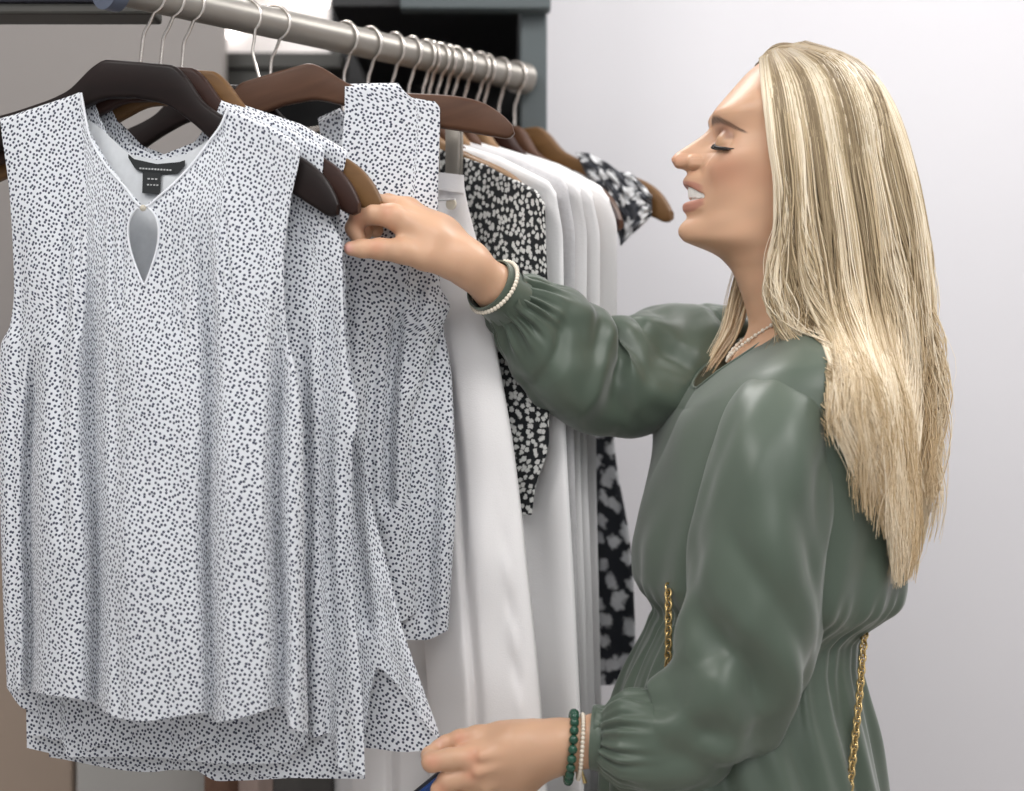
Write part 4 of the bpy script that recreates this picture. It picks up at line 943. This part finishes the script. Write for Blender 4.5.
def fold_near(s, th):
    w = lambda c, ww: np.exp(-((s - c) / ww) ** 2)
    d = 0
    d = d + .0040 * np.sin(3 * th + 5.5 * s + .4) * sstep(.12, .3, s) * sstep(.97, .8, s)
    d = d + .0024 * np.sin(6 * th - 9 * s + 1.2) * sstep(.2, .4, s) * sstep(.97, .85, s)
    # folds that wrap from the elbow crease
    for (s0, t0, ds, dt, A_, slope) in [(.655, 1.55, .045, 1.0, -.024, -.07), (.56, 1.15, .035, 1.0, -.007, -.13), (.735, 1.35, .028, .9, -.007, .05), (.69, .55, .030, .75, .006, -.10), (.61, .5, .030, .8, -.004, -.14), (.79, .9, .026, 1.0, -.008, .05), (.84, .2, .030, 1.1, .007, .05), (.45, .9, .05, .8, -.005, -.2), (.76, .15, .035, .8, .008, -.10), (.17, 5.9, .03, 1.0, -.005, .05)]:
        dth = np.angle(np.exp(1j * (th - t0))); d = d + A_ * np.exp(-((s - s0 - slope * dth) / ds) ** 2 - (dth / dt) ** 2)
    d = d + (.0028 * np.sin(20 * th + 2 * np.sin(3 * th)) + .0014 * np.sin(33 * th + 1)) * w(.955, .05) * sstep(1., .975, s)
    d = d + (.0016 * np.sin(26 * th)) * w(.045, .035)
    return d + .0030 * nA(np.cos(th) * .9, np.sin(th) * .9, s * 5) + .0012 * nB(np.cos(th) * 2, np.sin(th) * 2, s * 10)
g = G(); near_s, nctr, nrad, nN, nB_ = loft_tube(near_path, 240, 300, fold_near); g.grid(near_s, wrap=True); g.build('sleeve', M['satin'], DRESS, PO)
def cuff(path, name='cuff', edge=(0, 1)):
    g = G(); rg, c0, *_ = loft_tube(path, 120, 24, lambda s, th: .0006 * np.sin(3 * th + 4 * s)); g.grid(rg, wrap=True)
    inner = c0[:, None] + (rg - c0[:, None]) * .94; g.grid(inner, wrap=True, flip=True); g.grid(np.stack([rg[-1], inner[-1]]), wrap=True); g.grid(np.stack([rg[0], inner[0]]), wrap=True)
    return g.build(name, M['satin'], DRESS, PO)
cuff([(606, 738.5, 1.543, 32), (599, 738, 1.5445, 32.5), (592, 737.5, 1.5455, 32)])
far_path = [(748, 345, 1.8, 36), (732, 346, 1.8, 44), (714, 350, 1.7965, 50), (690, 358, 1.7826, 55), (655, 372, 1.7618, 60), (622, 380, 1.741, 59), (598, 380, 1.7236, 57), (574, 364, 1.7028, 58), (550, 340, 1.6833, 54), (531, 321, 1.667, 46), (516, 306, 1.652, 35), (507, 299, 1.643, 28.5), (500, 293, 1.635, 27)]
def fold_far(s, th):
    w = lambda c, ww: np.exp(-((s - c) / ww) ** 2)
    d = .0035 * np.sin(3 * th + 5 * s + 1.4) * sstep(.12, .3, s) * sstep(.97, .8, s) + .0026 * np.sin(5 * th - 9 * s + .2) * sstep(.2, .4, s) * sstep(.97, .85, s)
    for (s0, t0, ds, dt, A_, slope) in [(.60, 0.2, .035, 1.3, -.016, .03), (.555, 1.0, .03, .9, -.008, .06), (.66, 5.9, .03, .9, .006, .05), (.74, .6, .03, 1., -.006, .06), (.38, .5, .05, .9, -.006, .1), (.80, 5.6, .025, .8, -.006, .05), (.13, .0, .02, 1.4, -.005, .0)]:
        dth = np.angle(np.exp(1j * (th - t0))); d = d + A_ * np.exp(-((s - s0 - slope * dth) / ds) ** 2 - (dth / dt) ** 2)
    d = d + (.0030 * np.sin(18 * th + 2 * np.sin(3 * th)) + .0015 * np.sin(31 * th + 1)) * w(.93, .055) * sstep(1., .97, s)
    return d + .0030 * nB(np.cos(th) * .9, np.sin(th) * .9, s * 5) + .0012 * nA(np.cos(th) * 2, np.sin(th) * 2, s * 10)
g = G(); far_s, *_ = loft_tube(far_path, 220, 260, fold_far); g.grid(far_s, wrap=True); g.build('sleeve', M['satin'], DRESS, PO)
cuff([(510, 301, 1.645, 28.5), (500, 293, 1.635, 28.5), (488, 284, 1.623, 28)])

# ---- jewellery worn
def bead_ring(center, nrm, r, n, br, material, name, label=None, flatten=1.0, up=(0, 0, 1)):
    nrm = np.array(nrm, float); nrm /= np.linalg.norm(nrm); a_ = np.array(up, float); a_ -= nrm * a_.dot(nrm); a_ /= np.linalg.norm(a_); b_ = np.cross(nrm, a_)
    g = G()
    for k in range(n):
        t = 2 * np.pi * k / n; g.ball(center + r * (np.cos(t) * a_ + flatten * np.sin(t) * b_), br, 12, 8)
    o = g.build(name, M[material], WOMAN, PO)
    if label: o['label'] = label
    return o
wc = PA(np.array([571, 747, 1.545])); bead_ring(wc, (1, 0, -.1), .0322, 22, .0047, 'jade', 'bead_bracelet', 'dark green stone bead bracelet')
wc = PA(np.array([580.5, 746.5, 1.545])); bead_ring(wc, (1, 0, -.08), .0305, 46, .0022, 'pearl', 'bead_bracelet', 'thin pale bead bracelet')
g = G(); g.tube(PA(np.array([(581, 768, 1.528), (583, 775, 1.527), (585, 783, 1.527)], float)), [.0012, .0012, .0022], 8); g.build('bracelet_tail', M['gold'], WOMAN, PO)
axis = PA(np.array([474., 270, 1.61])) - PA(np.array([520., 309, 1.655]))
wc = PA(np.array([494, 287, 1.627])); bead_ring(wc, axis, .0305, 48, .0024, 'pearl', 'bead_bracelet', 'pale pearl bracelet at the cuff')
wc = PA(np.array([459.5, 260, 1.604])); ax_ = axis / np.linalg.norm(axis)
a_ = np.array([0, 0, 1.]) - ax_ * ax_[2]; a_ /= np.linalg.norm(a_); b_ = np.cross(ax_, a_); t = np.linspace(0, 2 * np.pi, 60, endpoint=False)
g = G(); g.tube(wc + .0222 * (np.cos(t)[:, None] * a_ + 1.15 * np.sin(t)[:, None] * b_) , .0007, 6, closed=True); g.build('thread_bracelet', M['red_thread'], WOMAN, PO)['label'] = 'thin red thread bracelet'
t = np.linspace(-1, 1, 80); g = G()
nkp = H(727.5 + 52 * np.abs(t) ** 1.6, 361 - 43 * np.abs(t) ** 1.1, 58 * t); g.tube(nkp, .0007, 6)
for k in range(6, 74, 2): g.ball(nkp[k], .0017 if k % 4 else .0023, 8, 6)
g.build('necklace', M['pearl'], WOMAN, PO)['label'] = 'fine pale beaded necklace'

# ---- long hair
def resample(pts, n=28):
    pts = np.asarray(pts, float); L_ = np.r_[0, np.cumsum(np.linalg.norm(np.diff(pts, axis=0), axis=1))]; u = np.linspace(0, L_[-1], n)
    return np.stack([pchip(L_, pts[:, k], u) for k in range(pts.shape[1])], 1)
guides = [(0., [(764, 58), (766, 80), (769, 110), (773, 145), (779, 185), (777, 225), (769, 262), (768, 295), (776, 322), (798, 338), (822, 352)]),
          (.12, [(770, 53), (777, 80), (783, 120), (788, 165), (792, 215), (792, 265), (797, 310), (812, 350), (828, 395), (838, 440)]),
          (.28, [(776, 50), (791, 78), (801, 120), (808, 175), (812, 235), (816, 300), (826, 360), (838, 420), (850, 475), (862, 525)]),
          (.46, [(783, 48), (809, 74), (823, 118), (833, 175), (842, 240), (850, 310), (858, 380), (868, 445), (880, 505), (892, 556)]),
          (.64, [(790, 46), (830, 70), (849, 115), (862, 175), (873, 240), (880, 310), (886, 385), (893, 450), (900, 510), (905, 558)]),
          (.82, [(798, 44.5), (850, 66), (877, 112), (893, 172), (906, 238), (913, 310), (916, 385), (916, 450), (917, 505), (918, 548)]),
          (1., [(806, 44), (862, 62), (896, 108), (915, 168), (927, 235), (932, 310), (932, 390), (927, 450), (922, 500), (918, 535)])]
GN = 30
gk = np.array([k for k, _ in guides]); gp = np.array([resample(p, GN) for _, p in guides])
latmax_y = [40, 48, 56, 66, 80, 100, 140, 200, 260, 330, 400, 480, 560]; latmax = [4, 22, 40, 54, 64, 72, 80, 82, 79, 77, 84, 92, 84]
hnz = SNoise(77, lo=.5, hi=1.6, n=8); hn2 = SNoise(78, lo=.5, hi=1.6, n=8)
def strands(n, seed, side, klo=0., khi=1., vol=.16, jit=1., wav=1.):
    r = np.random.default_rng(seed); k = r.uniform(klo, khi, n)
    i = np.clip(np.searchsorted(gk, k, 'right') - 1, 0, len(gk) - 2); f = ((k - gk[i]) / (gk[i + 1] - gk[i]))[:, None, None]
    p = gp[i] * (1 - f) + gp[i + 1] * f
    lk0 = np.round(k * 26 + .25 * np.sin(k * 90)); ln = .80 + .14 * (.5 + .5 * np.sin(lk0 * 12.9898 + 2.)) + .12 * r.uniform(0, 1, n) ** .7 - .10 * (r.uniform(0, 1, n) < .2) ; vv = np.linspace(0, 1, GN)
    # individual lengths: resample along
    idx = np.clip(vv[None] * ln[:, None], 0, 1) * (GN - 1); lo_ = np.clip(np.floor(idx).astype(int), 0, GN - 2); fr_ = (idx - lo_)[..., None]
    ar = np.arange(n)[:, None]; p = p[ar, lo_] * (1 - fr_) + p[ar, lo_ + 1] * fr_
    over = np.clip(vv[None] * ln[:, None] - 1, 0, None); p[..., 1] += over * 420
    x, y = p[..., 0], p[..., 1]
    lm = np.interp(y, latmax_y, latmax); cs_ = np.cos(np.pi / 2 * np.clip((k - .22) / .78, 0, 1))[:, None] ** .75
    depth = 1 - vol * r.uniform(0, 1, n)[:, None] ** 1.5 * sstep(0, .25, vv)[None]
    l = lm * cs_ * depth + (r.normal(0, 3.5, n) * 1.)[:, None] * sstep(.05, .5, vv)[None]
    lock = np.round(k * 26 + .25 * np.sin(k * 90)) / 26.
    a1 = sstep(.22, .95, vv)[None]
    x = x + wav * (12.5 * a1 * (1 - .6 * k[:, None] ** 2) * hnz(lock[:, None] * 11, vv[None] * 2.3 + lock[:, None] * 3) + 6.0 * a1 * hn2(k[:, None] * 60, vv[None] * 3.6)) + (k - lock)[:, None] * -150 * a1 ** 2 * .8 + jit * r.normal(0, 1.6, n)[:, None] * a1
    l = l + wav * (6. * a1 * hn2(lock[:, None] * 9 + 4, vv[None] * 2.6) + 2. * a1 * hnz(k[:, None] * 55 + 3, vv[None] * 3.))
    # rest on the dress: stay outside the torso
    if side < 0: x, y = CX + (x - CX) * (1 - l / FPX), CY + (y - CY) * (1 - l / FPX)
    f_, b_, w_ = tor_at(np.clip(y, 322, 700)); cx_, axx = (f_ + b_) / 2, (b_ - f_) / 2
    ins = np.clip(1 - np.abs((x - cx_) / (axx + 8)) ** 2.25, 0, None) ** (1 / 2.25); need = (w_ * ins + 10 + 8 * r.uniform(0, 1, n)[:, None]) * sstep(300, 326, y)
    for _ in range(5):
        l = np.where((x > cx_ + 4) & (need > l) & (ins > 0), need, l); l[:, 1:-1] = .5 * l[:, 1:-1] + .25 * (l[:, :-2] + l[:, 2:])
    sx0, sx1 = pchip(fr[::-1, 1][::-1] if False else np.array([51, 54, 60, 70, 85, 105, 140, 200]), np.array([800, 782, 766, 750, 735, 719, 712, 712]), y), pchip(ky, kx, y)
    sw_ = pchip(wy, wx, y); si = np.clip(1 - ((x - (sx0 + sx1) / 2) / ((sx1 - sx0) / 2 + 2.)) ** 2, 0, None) ** .5
    nl_ = (sw_ * si + 3.5 + 5 * r.uniform(0, 1, n)[:, None]) * (si > 0) * sstep(240, 200, y)
    l = np.maximum(l, nl_)
    px3 = np.stack([x, y, side * l], -1)
    px3[:, 1:-1] = .5 * px3[:, 1:-1] + .25 * (px3[:, :-2] + px3[:, 2:])
    return k, lock, px3
ASH, MIDB, GOLD, PALE = np.array([.27, .20, .118]), np.array([.62, .49, .31]), np.array([.76, .56, .32]), np.array([.95, .84, .66])
def hair_tubes(g, k, lock, px3, r0, seed, sides=4, tip=.25):
    r = np.random.default_rng(seed); n, m = px3.shape[:2]
    w3 = H(px3[..., 0], px3[..., 1], px3[..., 2])
    T = np.gradient(w3, axis=1); T /= np.linalg.norm(T, axis=2)[..., None] + 1e-9
    A = np.cross(T, np.array([.3, 1., .1])); A /= np.linalg.norm(A, axis=2)[..., None] + 1e-9; B = np.cross(T, A)
    vv = np.linspace(0, 1, m); taper = (1 - (1 - tip) * vv ** 3)[None] * np.broadcast_to(np.asarray(r0), (n,))[:, None]
    a_ = np.linspace(0, 2 * np.pi, sides, endpoint=False)
    ring = w3[:, :, None] + taper[:, :, None, None] * (np.cos(a_)[:, None] * A[:, :, None] + np.sin(a_)[:, None] * B[:, :, None])
    tone = np.clip(.48 + .44 * np.sin(lock * 137.3 + 1.7) + .28 * r.normal(size=n), 0, 1)
    base = np.where(tone[:, None] < .5, ASH + (MIDB - ASH) * (tone[:, None] * 2), MIDB + (PALE - MIDB) * (tone[:, None] * 2 - 1))
    vy = px3[..., 1]
    gold = sstep(200, 480, vy)[..., None] * .75
    low_ = GOLD + (PALE - GOLD) * (tone[:, None, None] * .9)
    col = base[:, None] * (1 - gold) + low_ * gold
    root = (sstep(104, 45, vy) * .9 * (.5 + tone[:, None] * .5))[..., None]; col = col * (1 - root) + np.array([.20, .145, .085]) * root
    col = np.repeat(col[:, :, None], sides, 2)
    i = np.arange(n * m * sides).reshape(n, m, sides); i2 = np.concatenate([i, i[:, :, :1]], 2)
    q_ = np.stack([i2[:, :-1, :-1], i2[:, 1:, :-1], i2[:, 1:, 1:], i2[:, :-1, 1:]], -1).reshape(-1, 4)
    g.add(ring.reshape(-1, 3), q_, c=col.reshape(-1, 3))
g = G()
for sd, side, n1, n2 in ((1, -1, 800, 4800), (2, 1, 500, 1700)):
    k, lock, p3 = strands(n1, 100 + sd, side, vol=.10, wav=.9); hair_tubes(g, k, lock, p3 - np.array([2., 0, side * 4.]), S * rng.uniform(1.3, 3.2, n1), 5 + sd, 5)
    k, lock, p3 = strands(n2, 200 + sd, side, vol=.14, jit=2.2, wav=1.25); hair_tubes(g, k, lock, p3, S * rng.uniform(.35, 1.1, n2), 9 + sd, 4)
    k, lock, p3 = strands(380, 300 + sd, side, vol=.0, jit=4., wav=1.6); hair_tubes(g, k, lock, p3, S * rng.uniform(.25, .5, 380), 19 + sd, 3)
# front roots, swept up and back from the forehead
r_ = np.random.default_rng(31)
for n1, w_, jx in ((60, (2., 3.6), 1.), (420, (.3, .9), 2.)):
    l0 = r_.uniform(-44, 44, n1); u = np.linspace(0, 1, 16)[None]
    y0 = 62 + (np.abs(l0) / 44) ** 2.2 * 24; x0 = 766 + (np.abs(l0) / 44) ** 2 * 2 + r_.normal(0, jx, n1)
    x = x0[:, None] - 6 * np.sin(np.pi * u) + 44 * u ** 1.35; y = y0[:, None] - (17.5 + r_.uniform(-2, 3, n1)[:, None]) * np.sin(u * 1.9) * (1 - (np.abs(l0)[:, None] / 50) ** 2) - 0 * u + 10 * u ** 2 * (np.abs(l0)[:, None] / 44) + 9 * u ** 3
    l = l0[:, None] * (1 + .32 * u) 
    hair_tubes(g, r_.uniform(0, 1, n1), np.round(l0 / 6) / 9., np.stack([x, y, l], -1), S * r_.uniform(*w_, n1), 33, 5)
# the lock in front of her right shoulder
for n1, w_ in ((40, (1.5, 3.)), (260, (.3, .8))):
    base_ = resample([(776, 150, 62), (772, 210, 64), (757, 265, 60), (745, 300, 52), (735, 330, 44), (722, 352, 40), (708, 377, 40)], 22)
    off = r_.normal(0, 1, (n1, 3)) * np.array([6.5, 4, 6.]); u = np.linspace(0, 1, 22)
    p3 = base_[None] + off[:, None] * (1 - .75 * u ** 2)[None, :, None] + np.array([1, 0, 1]) * (2.5 * hnz(off[:, :1] * 2, u[None] * 2))[..., None]
    hair_tubes(g, r_.uniform(0, 1, n1), np.round(off[:, 0]) / 7, p3, S * r_.uniform(*w_, n1), 35, 5)
HAIR = g.build('hair', M['hair'], WOMAN, PO); HAIR['label'] = 'long blonde highlighted hair'

# ---- chain of the shoulder bag, and what she holds below the hem
def chain_mesh(g, pts, pitch=.0062, wire=.0011):
    pts = resample(np.asarray(pts, float), 200); L_ = np.r_[0, np.cumsum(np.linalg.norm(np.diff(pts, axis=0), axis=1))]
    n = int(L_[-1] / pitch)
    for k in range(n):
        s_ = (k + .5) * pitch; c0 = np.array([np.interp(s_, L_, pts[:, i]) for i in range(3)]); t = np.array([np.interp(min(s_ + .002, L_[-1]), L_, pts[:, i]) for i in range(3)]) - c0
        t /= np.linalg.norm(t) + 1e-9; up = np.array([0, -1., .2]); a1 = np.cross(t, up); a1 /= np.linalg.norm(a1); a2 = np.cross(t, a1)
        ax1 = a1 * math.cos(.75) + a2 * math.sin(.75) if k % 2 else a1 * math.cos(.75) - a2 * math.sin(.75)
        th = np.linspace(0, 2 * np.pi, 14, endpoint=False)[:, None]
        g.tube(c0 + np.cos(th) * t * pitch * .82 + np.sin(th) * ax1 * .0036, wire, 6, closed=True)
fr0 = np.array(PA(np.array([668., 588, 1.585])))
BAG = empty('bag_chain', fr0, 'gold curb chain bag strap hanging at her front and behind her back', 'bag strap')
g = G(); chain_mesh(g, PA(np.array([(668, 585, 1.575), (668.5, 610, 1.562), (668.5, 640, 1.557), (668, 668, 1.562), (666, 700, 1.575)], float))); g.build('front_chain', M['gold'], BAG, fr0)
g = G(); chain_mesh(g, PA(np.array([(866, 615, 1.61), (864, 640, 1.578), (860, 690, 1.555), (856, 730, 1.543), (851, 775, 1.532), (846, 830, 1.525), (840, 900, 1.515)], float))); g.build('back_chain', M['gold'], BAG, fr0)
hc = PA(np.array([428., 796, 1.56])); PH = empty('phone', hc, 'dark object with a blue edge held in her lower hand', 'phone')
def slab_mesh(g, c0, ux, uy, uz, sx, sy, sz):
    v_ = [c0 + ux * a_ * sx + uy * b_ * sy + uz * d_ * sz for a_, b_, d_ in [(-1, -1, -1), (1, -1, -1), (1, 1, -1), (-1, 1, -1), (-1, -1, 1), (1, -1, 1), (1, 1, 1), (-1, 1, 1)]]
    g.add(np.array(v_), [(0, 3, 2, 1), (4, 5, 6, 7), (0, 1, 5, 4), (1, 2, 6, 5), (2, 3, 7, 6), (3, 0, 4, 7)])
ux = np.array([.78, .05, .63]); ux /= np.linalg.norm(ux); uy = np.array([.62, .15, -.78]); uy -= ux * uy.dot(ux); uy /= np.linalg.norm(uy); uz = np.cross(ux, uy)
pc = PA(np.array([443., 811, 1.560]))
g = G(); slab_mesh(g, pc, ux, uy, uz, .022, .034, .0035); g.build('case', M['gloss_black'], PH, hc, False, .002)
g = G(); slab_mesh(g, pc - uz * .0062 * np.sign(uz[1]), ux, uy, uz, .0205, .0325, .0026); g.build('edge', M['blue'], PH, hc, False, .0015)
